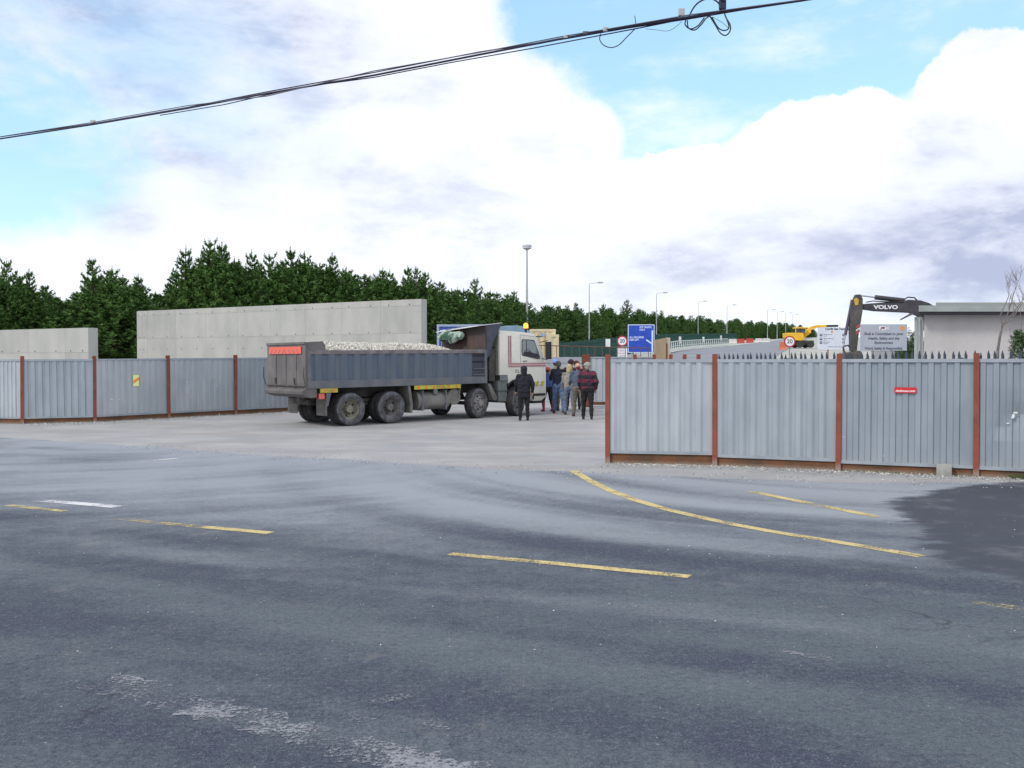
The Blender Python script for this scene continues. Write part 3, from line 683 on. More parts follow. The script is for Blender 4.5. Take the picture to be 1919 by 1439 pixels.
# dark thicket and bank behind the grey notice board on the right
def bush_mesh(seed, n, sx, sy, sz, leaf=.12, clumps=26):
    rnd = random.Random(seed); V = []; F = []
    cs = [(rnd.gauss(0, .38), rnd.gauss(0, .38), abs(rnd.gauss(.45, .28)), rnd.uniform(.15, .34)) for _ in range(clumps)]
    for i in range(n):
        c = rnd.choice(cs); v = Vector((rnd.gauss(0, 1), rnd.gauss(0, 1), rnd.gauss(0, 1))).normalized() * c[3] * rnd.uniform(.6, 1.05)
        p = Vector(((c[0] + v.x) * sx, (c[1] + v.y) * sy, max(0.02, c[2] + v.z) * sz)); a = Vector((rnd.uniform(-1, 1), rnd.uniform(-1, 1), rnd.uniform(-.4, 1))).normalized(); b = a.orthogonal().normalized()
        b.rotate(Matrix.Rotation(rnd.uniform(0, 6.28), 3, a)); l = leaf * rnd.uniform(.6, 1.3); o = len(V)
        V += [tuple(p - b * l * .3), tuple(p + a * l * .5), tuple(p + b * l * .3), tuple(p + a * l)]; F += [(o, o + 1, o + 3), (o + 1, o + 2, o + 3)]
    me = bpy.data.meshes.new('foliage'); me.from_pydata(V, [], F); me.materials.append(MATS['leaf_a']); me.materials.append(MATS['leaf_b'])
    me.polygons.foreach_set('material_index', (np.random.rand(len(F)) < .35).astype(np.int32)); return me
mat('leaf_a', (.035, .080, .022), .7, 0, (.022, .05, .016), 1.5, 4, 1); mat('leaf_b', (.06, .12, .03), .7)
def bush(px, d, w, h, seed, label, leaf=.12, n=5000, zoff=0.0):
    p = W(px, 680, d); t = thing('bush', label, 'bush', (p.x, d, terrain(0, d) + zoff))
    obj('foliage', bush_mesh(seed, n, w, w * .7, h, leaf), t)
    mb = MB(); rnd = random.Random(seed)
    for i in range(7): mb.tube([(rnd.uniform(-.1, .1) * w, 0, -.1), (rnd.uniform(-.35, .35) * w, rnd.uniform(-.2, .2) * w, h * .45), (rnd.uniform(-.5, .5) * w, rnd.uniform(-.3, .3) * w, h * .8)], [.04, .025, .01], 5)
    mb.build('stems', M_BARK, t)
bush(1708, 44, 1.15, 2.35, 3, 'dark green bush between the grey notice board and the white building', .14, 9000)
bush(1694, 60, 1.5, 1.9, 5, 'greyish bush behind the right end of the grey notice board', .14, 11000, .4)

# ------------------------------------------------------------------ white flat-roofed building
def building():
    D = 28.0; lw = W(1732, 590, D); zc = lw.z; xr = W(2500, 590, D).x; g = terrain(0, D)
    t = thing('site_building', 'low white rendered building with a thin flat roof behind the palisade fence', 'building', (lw.x, D, g))
    M_R = mat('white_render', (.52, .50, .49), .9, 0, (.44, .425, .415), .8, 7, 1, bump=.15, bscale=18)
    M_R2 = mat('grey_render', (.42, .44, .43), .9, 0, (.34, .36, .35), 1.2, 6, 1, bump=.15, bscale=18)
    H = zc - g; L = xr - lw.x
    def fp(x0, x1, y0, y1, z0, z1): m_ = MB(); m_.prism([(x0, y0), (x1, y0), (x1, y1), (x0 + (y1 - y0) * .47, y1)], z0, z1, 'z'); return m_
    mb = fp(0, L, 0, 6, 0, H); mb.build('wall', M_R, t, smooth=False)
    mb = fp(-.27, -.003, .03, .4, 0, H - .06); mb.build('pier', M_R2, t, smooth=False)
    mb = fp(-.34, L + .3, -.42, 6.3, H + .075, H + .25); mb.build('roof', mat('roof_fascia', (.34, .37, .36), .6, 0, (.27, .30, .29), 2, 5, 1), t, smooth=False)
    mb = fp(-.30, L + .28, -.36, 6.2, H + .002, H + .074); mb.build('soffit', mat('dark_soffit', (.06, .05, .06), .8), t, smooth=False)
    mb = fp(.6, L, .6, 5.5, H + .252, H + .40); mb.build('roof_upstand', mat('roof_felt', (.27, .28, .27), .8), t, smooth=False)
    mb = MB(); mb.cyl((-.14, -.01, .2), (-.14, -.01, H - .1), .03, n=8); mb.build('downpipe', M_GALV, t)
    # lean-to eave board running out to the left, seen as a dark sliver
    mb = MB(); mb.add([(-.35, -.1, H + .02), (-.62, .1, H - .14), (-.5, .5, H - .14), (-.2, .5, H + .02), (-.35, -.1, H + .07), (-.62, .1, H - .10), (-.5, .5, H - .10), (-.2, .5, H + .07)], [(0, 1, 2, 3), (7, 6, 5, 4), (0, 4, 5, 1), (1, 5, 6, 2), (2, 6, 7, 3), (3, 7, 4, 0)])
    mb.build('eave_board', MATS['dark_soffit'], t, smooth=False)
building()
# bare shrub in front of the building
def shrub():
    D = 24.0; b = W(1868, 668, D); t = thing('bare_shrub', 'tall thin leafless shrub against the white building', 'shrub', (b.x, D, 0)); mb = MB(); rnd = random.Random(5)
    def L(px, py, dy=0): w = W(px, py, D); return (w.x - b.x, dy, w.z)
    main = [(0, 0, 0), L(1870, 655), L(1874, 630), L(1879, 609)]; mb.tube(main, [.04, .034, .028, .024], 6)
    def grow(p, d, r, n):
        pts = [Vector(p)]; 
        for i in range(5):
            d = (d + Vector((rnd.uniform(-.25, .25), rnd.uniform(-.2, .2), rnd.uniform(-.05, .2)))).normalized(); pts.append(pts[-1] + d * r * 9)
        mb.tube(pts, [r * (1 - i / 6.5) for i in range(6)], 4)
        if n:
            for i in range(1, 6):
                if rnd.random() < .95: grow(pts[i], (d + Vector((rnd.uniform(-1.0, 1.0), rnd.uniform(-.6, .6), rnd.uniform(-.1, .7)))).normalized(), r * .66, n - 1)
    for tgt in ((L(1900, 550), .016), (L(1905, 585), .017), (L(1918, 560), .014)):
        s = Vector(L(1879, 609)); e = Vector(tgt[0]); mid = s.lerp(e, .5) + Vector((rnd.uniform(-.06, .06), 0, -.04)); mb.tube([s, mid, e], [tgt[1], tgt[1] * .8, tgt[1] * .6], 5)
        grow(e, (e - s).normalized(), tgt[1] * .62, 2); grow(mid, (e - s).normalized() + Vector((-.3, 0, .3)), tgt[1] * .5, 1)
    mb.tube([L(1879, 609), L(1874, 592), L(1884, 570), L(1890, 556)], [.016, .014, .012, .010], 5); grow(L(1890, 556), Vector((.2, 0, 1)), .009, 2)
    mb.build('branches', mat('grey_twig', (.20, .17, .16), .9, 0, (.12, .10, .10), 8, 3, 1), t)
shrub()
def leafy():
    D = 23.0; b = W(1912, 680, D); t = thing('leafy_shrub', 'leafy green shrub at the right edge behind the fence points', 'shrub', (b.x + .1, D, 0))
    o = obj('foliage', bush_mesh(9, 1500, .42, .3, 1.15, .11, 14), t); o.location = (0, 0, 1.55)
    mb = MB(); rnd = random.Random(2)
    for i in range(9): mb.tube([(0, 0, 0), (rnd.uniform(-.15, .2), 0, 1.4), (rnd.uniform(-.4, .4), rnd.uniform(-.2, .2), rnd.uniform(2.4, 3.5))], [.02, .014, .004], 4)
    mb.build('stems', MATS['grey_twig'], t)
leafy()

# ------------------------------------------------------------------ the tipper truck (local frame: +x forward, right side = -y)
def make_truck():
    ph = R(39.3); T = thing('tipper_truck', 'eight wheel tipper truck with blue grey body and cream cab carrying gravel through the gate', 'truck', (-5.56, 29.48, .02), rot=(0, -.012, ph))
    BODY = mat('dusty_blue_steel', (.095, .125, .17), .7, .1, (.135, .155, .185), 1.6, 7, 1, lo=.35, hi=.72, stretch=(2.2, 1, .35), bump=.08, bscale=10)
    BODY2 = mat('dusty_body_frame', (.12, .135, .16), .8, .1, (.18, .18, .185), 2.2, 6, 1)
    RAIL = mat('worn_top_rail', (.24, .22, .225), .8, .1, (.15, .13, .13), 3, 6, 1)
    TAIL = mat('muddy_tailgate', (.112, .104, .106), .9, 0, (.165, .156, .150), 1.6, 7, 1, bump=.12, bscale=14)
    CAB = mat('cream_cab_paint', (.74, .735, .66), .35, 0, (.66, .645, .57), 1.2, 5, 1, dirt=((.40, .37, .30), 1.25))
    CAB2 = mat('dirty_cab_back', (.36, .36, .29), .8, 0, (.24, .24, .19), 2, 6, 1)
    SKIRT = mat('grey_skirt', (.20, .215, .24), .7, 0, (.15, .155, .17), 3, 5, 1)
    MUD = mat('muddy_plastic', (.19, .18, .165), .9, 0, (.11, .105, .10), 3, 6, 1)
    CHS = mat('muddy_chassis', (.055, .052, .05), .9, 0, (.11, .10, .09), 4, 6, 1)
    TYRE = mat('dusty_tyre', (.055, .055, .062), .9, 0, (.15, .155, .165), 5, 5, 1, bump=.15)
    TREAD = mat('tyre_tread', (.022, .022, .026), .95, 0, (.055, .05, .05), 8, 4, 1)
    RIM = mat('muddy_rim', (.20, .19, .15), .85, .1, (.33, .31, .25), 6, 5, 1)
    RIM2 = mat('dusty_rim_dark', (.13, .125, .12), .85, .1, (.22, .21, .20), 6, 5, 1)
    RIM3 = mat('pale_muddy_rim', (.25, .23, .22), .9, .1, (.33, .31, .29), 6, 5, 1)
    RED = mat('tail_red', (.55, .02, .02), .3); REDW = mat('faded_red_board', (.75, .13, .09), .6); MAROON = mat('maroon_stripe', (.37, .17, .19), .6, 0, (.46, .27, .28), 4, 3, 1)
    YEL = mat('marker_yellow', (.52, .50, .06), .6, 0, (.24, .22, .06), 4, 5, 1); ORG = mat('marker_orange', (.75, .22, .04), .5)
    GLASS = mat('cab_glass', (.34, .40, .42), .08, .55, spec=.8); DARK = M_BLACK
    SEATC = mat('cab_interior', (.04, .04, .045), .8)
    # ---- load body
    x0, x1, zb, zt = -1.416, 5.12, 1.15, 2.262; w = 1.25; Lr = x1 - x0
    body = MB(); body.b2(x0, x1, -w + .05, w - .05, zb, zb + .08); body.b2(x0, x1, -w + .05, -w + .09, zb + .08, zt - .1); body.b2(x0, x1, w - .09, w - .05, zb + .08, zt - .1)
    B = body.build('load_body', BODY, T, smooth=False)
    for sy in (-1, 1):
        mb = MB(); yy = sy * w
        mb.b2(x0, x1, min(yy, yy - sy * .10), max(yy, yy - sy * .10), zt - .12, zt); mb.build('top_rail', RAIL, B, bevel=.012, smooth=False)
        mb = MB(); mb.b2(x0, x1, min(yy, yy - sy * .07), max(yy, yy - sy * .07), zb, zb + .22); mb.build('lower_rail', BODY2, B, bevel=.01, smooth=False)
        n = 13; pit = (Lr - .95) / n
        for i in range(n):
            a = x0 + .22 + i * pit; mb = MB()
            mb.prism([(a, yy - sy * .049), (a + .05, yy - sy * .006), (a + pit * .55, yy - sy * .006), (a + pit * .55 + .05, yy - sy * .049)], zb + .22, zt - .121, 'z')
            mb.build('side_rib', BODY, B, smooth=False)
        mb = MB(); mb.b2(x0, x0 + .12, min(yy + sy * .004, yy - sy * .08), max(yy + sy * .004, yy - sy * .08), zb, zt); mb.build('corner_post', BODY2, B, smooth=False)
        mb = MB(); mb.b2(x1 - .10, x1, min(yy + sy * .004, yy - sy * .08), max(yy + sy * .004, yy - sy * .08), zb, zt); mb.build('corner_post', BODY2, B, smooth=False)
    # climbing rungs at the front of the near side
    for z in (1.42, 1.62, 1.86, 2.06):
        mb = MB(); mb.b2(x1 - .56, x1 - .12, -w + .0, -w + .045, z, z + .03); mb.build('rung', DARK if z > 1.8 else BODY2, B, smooth=False)
    mb = MB(); mb.b2(x1 - .58, x1 - .11, -w + .046, -w + .0488, 1.40, 2.13); mb.build('ladder_recess', mat('ladder_dark', (.06, .065, .085), .8), B, smooth=False)
    mb = MB(); mb.prism([(x0, zt), (x0 + .03, zt + .235), (x0 + .50, zt + .26), (x0 + .58, zt + .16), (x0 + .60, zt)], -w + .005, -w + .06, 'y'); mb.build('side_gusset', TAIL, B, smooth=False)
    mb = MB(); mb.prism([(x0, zt), (x0 + .03, zt + .235), (x0 + .50, zt + .26), (x0 + .58, zt + .16), (x0 + .60, zt)], w - .06, w - .005, 'y'); mb.build('side_gusset', TAIL, B, smooth=False)
    # ---- tailgate
    tg = MB(); tg.prism([(x0 - .002, zt + .235), (x0 - .055, zt + .235), (x0 - .07, zb - .02), (x0 - .002, zb - .02)], -w, w, 'y'); tgo = tg.build('tailgate', TAIL, T, bevel=.008, smooth=False)
    mb = MB(); mb.b2(x0 - .085, x0 - .052, -w, w, zt + .17, zt + .24); mb.build('tailgate_rim', TAIL, tgo, bevel=.006, smooth=False)
    for y in (-.66, 0, .66):
        mb = MB(); mb.b2(x0 - .082, x0 - .058, y - .05, y + .05, zb + .12, zt - .12); mb.build('stiffener', TAIL, tgo, bevel=.01, smooth=False)
    for y in (-.62, .62):
        mb = MB(); mb.b2(x0 - .12, x0 - .065, y - .03, y + .03, zb + .18, zb + .30); mb.cyl((x0 - .10, y, zb + .02), (x0 - .10, y, zb + .2), .018, n=8); mb.build('latch', CHS, tgo, smooth=False)
    mb = MB(); mb.cyl((x0 - .10, -w - .06, zb + .08), (x0 - .10, w + .06, zb + .08), .022, n=8); mb.build('release_bar', CHS, tgo)
    for sy in (-1, 1):
        mb = MB(); mb.tube([(x0 - .10, sy * (w + .06), zb + .08), (x0 - .16, sy * (w + .07), zb + .35), (x0 - .15, sy * (w + .07), zb + .62)], .016, 6); mb.build('release_lever', CHS, tgo)
    # lower lip, drooping apron below the gate
    mb = MB(); mb.prism([(x0 - .08, zb - .02), (x0 - .19, zb - .07), (x0 - .17, zb - .16), (x0 + .12, zb - .27), (x0 + .3, zb - .25), (x0 + .3, zb - .001), (x0 - .01, zb - .001)], -w + .02, w - .02, 'y'); mb.build('spill_lip', TAIL, T, bevel=.01, smooth=False)
    # red and white slanted board
    mb = MB(); mb.b2(x0 - .092, x0 - .078, -1.05, 1.05, zt + .0 - .10, zt + .13 - .02); bo = mb.build('chevron_board', REDW, T, smooth=False)
    GR = mat('chevron_grey', (.22, .17, .155), .8)
    for i in range(8):
        y = -.92 + i * .262; sl = .12 if i < 4 else -.12 if i > 3 else 0
        mb = MB(); mb.prism([(y, zt - .098), (y + .055, zt - .098), (y + .055 + sl, zt + .03), (y + sl, zt + .03)], x0 - .096, x0 - .0925, 'x'); mb.build('slash', GR, bo, smooth=False)
    # ---- front bulkhead, canopy and rolled cover
    mb = MB(); mb.prism([(-w, zt - .02), (w, zt - .02), (w, 2.78), (1.0, 2.98), (-w, 3.06)], x1 - .06, x1, 'x'); hb = mb.build('headboard', mat('rusty_headboard', (.055, .045, .045), .9, 0, (.14, .065, .045), 1.3, 6, 1, lo=.48, hi=.8), T, smooth=False)
    mb = MB(); mb.b2(x1 - .05, x1 + .0, -w - .005, w, 1.15, zt - .021); mb.build('bulkhead', BODY2, T, smooth=False)
    CAN = mat('dark_blue_canopy', (.045, .055, .085), .7, .1, (.09, .095, .12), 3, 5, 1)
    mb = MB(); mb.add([(x1 + .003, -w, zt - .3), (x1 + .003, -w, 3.08), (x1 + .64, -w, 3.12), (x1 + .30, -w, 2.55), (x1 + .12, -w, 2.1), (x1 + .003, -w + .03, zt - .3), (x1 + .003, -w + .03, 3.08), (x1 + .64, -w + .03, 3.12), (x1 + .30, -w + .03, 2.55), (x1 + .12, -w + .03, 2.1)],
                      [(0, 1, 2, 3, 4), (9, 8, 7, 6, 5), (0, 5, 6, 1), (1, 6, 7, 2), (2, 7, 8, 3), (3, 8, 9, 4), (4, 9, 5, 0)]); mb.build('canopy_side', CAN, T, smooth=False)
    mb = MB(); mb.add([(x1 - .35, -w - .01, 3.03), (x1 + .66, -w - .01, 3.14), (x1 + .66, w, 3.02), (x1 - .3, w, 2.88), (x1 - .35, -w - .01, 3.055), (x1 + .66, -w - .01, 3.165), (x1 + .66, w, 3.045), (x1 - .3, w, 2.905)], [(3, 2, 1, 0), (4, 5, 6, 7), (0, 1, 5, 4), (1, 2, 6, 5), (2, 3, 7, 6), (3, 0, 4, 7)])
    mb.build('canopy_top', mat('pale_cover_sheet', (.62, .63, .64), .6, 0, (.30, .31, .32), 3, 5, 1, lo=.5, hi=.8), T, smooth=False)
    mb = MB(); rnd = random.Random(4); pts = []
    for q in range(9): pts.append((x1 - .28 + .05 * math.sin(q * 2), -.25 + q * .17, 2.72 + .035 * math.sin(q * 1.7)))
    mb.tube(pts, [.08, .14, .19, .21, .22, .21, .19, .15, .08], 10)
    vs = []
    for v in mb.v:
        v = Vector(v); n_ = noise.noise(v * 7) * .05; vs.append(tuple(v + Vector((n_, 0, n_))))
    mb.v = vs; mb.build('rolled_cover', mat('green_cover_net', (.035, .09, .055), .8, 0, (.34, .42, .37), 2.4, 6, 1, lo=.44, hi=.58), T)
    # ---- chassis
    mb = MB()
    for y in (-.42, .42): mb.b2(-1.15, 7.35, y - .04, y + .04, .82, 1.09)
    for x in (-.9, .68, 2.4, 4.1, 5.6, 7.0): mb.b2(x, x + .12, -.38, .38, .86, 1.05)
    mb.b2(-1.1, 5.1, -.55, -.44, 1.09, 1.149); mb.b2(-1.1, 5.1, .44, .55, 1.09, 1.149)
    mb.build('chassis_frame', CHS, T, smooth=False)
    mb = MB(); mb.box((-.98, 0, .72), (.10, 1.0, .14)); mb.box((-.95, -.2, .86), (.5, .26, .2)); mb.cyl((-1.05, 0, .90), (-.6, 0, .90), .09, n=10); mb.build('rear_crossbar', CHS, T, bevel=.01, smooth=False)
    for ax_ in (0, 1.415): mb = MB(); mb.cyl((ax_, -1.0, .5), (ax_, 1.0, .5), .085, n=12); mb.lathe([(-.24, .02), (-.18, .2), (0, .25), (.18, .2), (.24, .02)], (ax_, 0, .52), 'y', 16); mb.build('axle', CHS, T)
    for ax_ in (4.818, 6.5): mb = MB(); mb.box((ax_, 0, .48), (.14, 1.7, .12)); mb.build('axle', CHS, T, bevel=.02, smooth=False)
    for sy in (-1, 1):
        mb = MB(); mb.box((.7, sy * .55, .62), (2.0, .09, .10)); mb.box((.7, sy * .55, .74), (1.3, .09, .09)); mb.box((5.65, sy * .45, .62), (3.0, .08, .06)); mb.build('leaf_spring', CHS, T, smooth=False)
    # ---- wheels
    def wheel(x, y, dual=False, steer=0, rim=RIM, r=.505):
        t = MB(); wd = .30
        def tp(o): return [(o + .03, .30), (o + .0, .335), (o - .012, .42), (o + .01, .475), (o + .035, r), (o + wd - .035, r), (o + wd - .01, .475), (o + wd + .012, .42), (o + wd, .335), (o + wd - .03, .30)]
        offs = [0] + ([.335] if dual else [])
        prs = [tp(o) for o in offs]
        for pr in prs:
            n = 48; P_ = len(pr); vs = []; fs = []; ms = []
            for i in range(n):
                th = 2 * math.pi * i / n
                for a, rr in pr:
                    if rr == r and i % 2: rr = r - .014
                    vs.append((rr * math.cos(th), a, rr * math.sin(th)))
            for i in range(n):
                for q_ in range(P_ - 1): fs.append((i * P_ + q_, i * P_ + q_ + 1, ((i + 1) % n) * P_ + q_ + 1, ((i + 1) % n) * P_ + q_)); ms.append(1 if 3 <= q_ <= 5 else 0)
            o_ = len(t.v); t.v += vs; t.f += [tuple(a + o_ for a in f) for f in fs]; t.m += ms
        s = 1 if y < 0 else -1          # outer face towards -y for the near side
        wo = t.build('wheel', [TYRE, TREAD], T, (x, y, r), ang=50); wo.rotation_euler = (0, 0, R(steer) + (0 if s > 0 else math.pi))
        m = MB()
        if dual: pr = [(.045, .30), (.05, .285), (.17, .25), (.215, .20), (.22, .12), (.14, .115), (.06, .105), (.035, .07), (.035, .0)]
        else: pr = [(.03, .30), (.025, .285), (.06, .262), (.045, .215), (.0, .19), (-.015, .14), (-.02, .12), (-.07, .10), (-.08, .06), (-.08, 0)]
        m.lathe(pr, (0, 0, 0), 'y', 28); m.build('rim', rim, wo, ang=40)
        for i in range(10):
            th = 2 * math.pi * i / 10; mb = MB(); yb = .21 if dual else -.016; rr_ = .155
            mb.cyl((rr_ * math.cos(th), yb + .01, rr_ * math.sin(th)), (rr_ * math.cos(th), yb - .03, rr_ * math.sin(th)), .016, n=6); mb.build('wheel_nut', CHS, wo)
        for i in range(5):
            th = 2 * math.pi * (i + .5) / 5; rr_ = .225 if not dual else .215; yb = .035 if not dual else .195
            mb = MB(); mb.cyl((rr_ * math.cos(th), yb - .016, rr_ * math.sin(th)), (rr_ * math.cos(th), yb + .04, rr_ * math.sin(th)), .03, n=10); mb.build('hand_hole', DARK, wo)
    for sy in (-1, 1):
        wheel(0, sy * 1.24, True, 0, RIM); wheel(1.415, sy * 1.24, True, 0, RIM2)
        wheel(4.818, sy * 1.22, False, 17, RIM3); wheel(6.5, sy * 1.22, False, 24, RIM2)
    # ---- mud flaps and wings
    for sy in (-1, 1):
        y0_, y1_ = (-1.24, -.62) if sy < 0 else (.62, 1.24)
        mb = MB(); mb.b2(-.82, -.80, y0_, y1_, .34, .98); mb.build('mud_flap', MUD, T, smooth=False)
        mb = MB(); mb.prism([(-.83, 1.145), (-.62, 1.145), (-.76, .62), (-.80, .62)], sy * 1.22 - .02, sy * 1.22 + .02, 'y'); mb.build('flap_bracket', BODY2, T, smooth=False)
        mb = MB(); mb.prism([(2.02, 1.145), (2.10, 1.145), (2.19, .55), (2.16, .30), (2.09, .30), (2.10, .55)], y0_, y1_, 'y'); mb.build('mud_guard', MUD, T, smooth=False)
        mb = MB(); mb.prism([(4.03, 1.145), (4.07, 1.145), (3.98, .72), (3.94, .72)], y0_, y1_, 'y'); mb.build('mud_guard', MUD, T, smooth=False)
        mb = MB(); mb.prism([(5.16, 1.13), (5.28, 1.13), (5.55, .66), (5.50, .56), (5.38, .60)], y0_ * .99, y1_ * .99, 'y'); mb.build('mud_guard', MUD, T, smooth=False)
    # ---- side tanks and boards
    mb = MB(); mb.cyl((2.42, -.93, .66), (3.62, -.93, .66), .30, n=24); mb.build('fuel_tank', mat('dusty_tank', (.17, .16, .15), .7, .3, (.27, .26, .24), 3, 5, 1), T)
    mb = MB(); mb.b2(2.98, 3.12, -1.26, -1.20, .86, 1.17); mb.b2(2.55, 2.59, -1.235, -.62, .35, .98); mb.b2(3.45, 3.49, -1.235, -.62, .35, .98); mb.build('tank_strap', BODY2, T, smooth=False)
    mb = MB(); mb.cyl((3.80, -1.20, .74), (3.80, -.5, .74), .255, n=24); mb.build('air_tank', MUD, T)
    mb = MB(); mb.b2(2.5, 3.6, .65, 1.2, .42, .98); mb.build('battery_box', CHS, T, bevel=.02, smooth=False)
    for a, b, l in ((-1.02, -.45, 1), (2.24, 4.02, 1)):
        mb = MB(); mb.b2(a, b, -1.262, -1.245, 1.02, 1.145); mo = mb.build('marker_board', YEL, T, smooth=False)
        n = max(2, int((b - a) / .28))
        for i in range(n):
            x = a + (i + .3) * (b - a) / n; mb = MB(); mb.prism([(x, 1.03), (x + .07, 1.03), (x + .11, 1.135), (x + .04, 1.135)], -1.266, -1.263, 'y'); mb.build('slash', ORG, mo, smooth=False)
    for y in (-1.05, 1.02):
        mb = MB(); mb.b2(-1.10, -1.02, y - .18, y + .18, .86, 1.02); l = mb.build('tail_lamp', DARK, T, bevel=.01, smooth=False)
        mb = MB(); mb.b2(-1.115, -1.101, y - .16, y + .03, .88, 1.0); mb.build('lens', RED, l, smooth=False)
        mb = MB(); mb.b2(-1.115, -1.101, y + .04, y + .10, .88, 1.0); mb.build('lens', ORG, l, smooth=False)
    mb = MB(); mb.b2(-1.06, -.88, -1.249, -1.225, .84, 1.0); mb.build('side_reflector', REDW, T, smooth=False)
    # ---- cab
    c0, c1, cz = 5.66, 7.70, 2.90; side = [(c0, 1.40), (c0, cz - .03), (c0 + .05, cz), (7.05, cz - .08), (7.22, cz - .13), (7.33, cz - .28), (7.64, 2.02), (7.70, 1.85), (7.72, 1.2), (7.72, .62), (7.50, .48), (7.12, .48), (7.10, .82), (6.98, 1.06), (6.80, 1.20), (6.5, 1.25), (6.2, 1.20), (6.04, 1.10), (5.98, 1.40)]
    mb = MB(); mb.prism(side, -1.24, 1.24, 'y'); cab = mb.build('cab', CAB, T, bevel=.035, smooth=True, ang=50)
    y = -1.2415
    mb = MB(); mb.b2(c0 - .012, c0 - .002, -1.18, 1.18, 1.42, cz - .1); cb = mb.build('cab_back_panel', CAB2, T, smooth=False)
    for z in (1.75, 2.05, 2.35): mb = MB(); mb.b2(c0 - .03, c0 - .0125, -1.15, 1.15, z, z + .03); mb.build('panel_rib', CAB2, cb, smooth=False)
    # door: slightly proud panel with a dark shut line round it
    dl = [(6.56, 1.02), (6.56, 2.76), (7.22, 2.70), (7.58, 1.95), (7.58, 1.02)]
    mb = MB(); mb.prism(dl, y - .003, y + .05, 'y'); mb.build('shut_line', mat('shut_line_dark', (.12, .12, .11), .8), cab, smooth=False)
    def inset(poly, k):
        c = Vector((sum(p[0] for p in poly) / len(poly), sum(p[1] for p in poly) / len(poly))); out = []
        for p in poly:
            v = Vector(p) - c; out.append(tuple(c + v * (1 - k / max(v.length, .01))))
        return out
    mb = MB(); mb.prism(inset(dl, .016), y - .012, y + .05, 'y'); door = mb.build('door', CAB, cab, bevel=.006, smooth=False)
    win = [(6.60, 2.00), (6.58, 2.12), (6.60, 2.58), (6.64, 2.63), (7.17, 2.60), (7.22, 2.56), (7.46, 1.98), (7.42, 1.92), (7.30, 1.92)]
    win = [(6.63, 2.05), (6.60, 2.15), (6.61, 2.56), (6.65, 2.61), (7.15, 2.585), (7.20, 2.54), (7.44, 1.99), (7.41, 1.93), (7.30, 1.92)]
    mb = MB(); mb.prism(win, y - .019, y - .0125, 'y'); wf = mb.build('window', SEATC, cab, smooth=False)
    mb = MB(); mb.prism(inset(win, .035), y - .0225, y - .0195, 'y'); mb.build('pane', GLASS, wf, smooth=False)
    mb = MB(); mb.prism([(6.66, 2.09), (6.70, 2.17), (6.95, 2.20), (7.10, 2.14), (7.34, 2.10), (7.39, 2.0), (7.29, 1.955), (6.70, 2.05)], y - .0245, y - .0226, 'y'); mb.build('dashboard_edge', SEATC, wf, smooth=False)
    mb = MB(); mb.b2(6.80, 6.835, y - .0243, y - .0227, 2.12, 2.55); mb.build('pillar', SEATC, wf, smooth=False)
    mb = MB(); mb.tube([(6.86 + .13 * math.cos(a), y - .026, 2.19 + .07 * math.sin(a)) for a in [q * 6.2832 / 14 for q in range(15)]], .009, 5); mb.build('steering_wheel', SEATC, wf)
    mb = MB(); mb.cyl((6.66, y - .02, 1.86), (6.84, y - .02, 1.86), .014, n=6); mb.build('door_handle', DARK, cab)
    mb = MB(); mb.b2(6.02, 6.17, y - .0042, y, 1.80, 2.72); mb.b2(6.02, 7.69, y - .018, y - .0125, 1.665, 1.80); s_ = mb.build('stripe', MAROON, cab, smooth=False)
    mb = MB(); mb.b2(6.085, 6.10, y - .0055, y - .0043, 1.80, 2.72); mb.b2(6.02, 7.69, y - .0195, y - .0182, 1.725, 1.74); mb.build('stripe_gap', CAB, cab, smooth=False)
    text('E.L.', .15, mat('dark_letters', (.06, .06, .06), .6), cab, (6.44, y - .008, 1.52), (R(90), 0, 0), .002)
    mb = MB(); mb.prism([(c0 + .06, 1.399), (5.98, 1.399), (6.03, 1.10), (6.2, 1.20), (6.2, 1.28), (6.52, 1.30), (6.52, 1.399)], y - .002, y + .03, 'y') if False else mb.b2(c0 + .02, 6.0, y - .001, y + .03, 1.22, 1.398)
    mb.build('skirt', SKIRT, cab, smooth=False)
    # wheel arch lip
    mb = MB(); mb.tube([(5.98, -1.25, 1.02), (6.06, -1.26, 1.12), (6.2, -1.265, 1.205), (6.5, -1.265, 1.255), (6.8, -1.265, 1.205), (6.98, -1.26, 1.065), (7.10, -1.25, .82), (7.12, -1.25, .55)], .028, 6); mb.build('arch_lip', DARK, cab)
    # step box between the two front axles
    mb = MB(); mb.b2(5.62, 6.0, -1.20, -.6, .52, 1.22); mb.build('step_box', mat('greenish_box', (.17, .19, .18), .8, 0, (.11, .12, .115), 3, 5, 1), T, bevel=.015, smooth=False)
    mb = MB(); mb.b2(5.6, 6.02, -1.23, -1.0, .50, .53); mb.b2(5.6, 6.02, -1.23, -1.0, .86, .89); mb.build('step', CHS, T, smooth=False)
    mb = MB(); mb.b2(7.14, 7.66, y - .02, y - .003, .66, .74); mb.b2(7.14, 7.66, -1.2, 1.2, .40, .479); mb.build('bumper_step', DARK, T, smooth=False)
    for i, x in enumerate((7.17, 7.42)):
        mb = MB(); mb.prism([(x, .98), (x + .08, .98), (x + .03, 1.13), (x + .11, 1.16), (x + .20, 1.16), (x + .16, 1.0), (x + .14, .98)], y - .024, y - .0125, 'y'); mb.build('yellow_mark', YEL, cab, smooth=False)
    # windscreen
    mb = MB(); a, b = Vector((7.34, 0, cz - .30)), Vector((7.63, 0, 2.06)); nrm = Vector((.95, 0, .32)) * .012
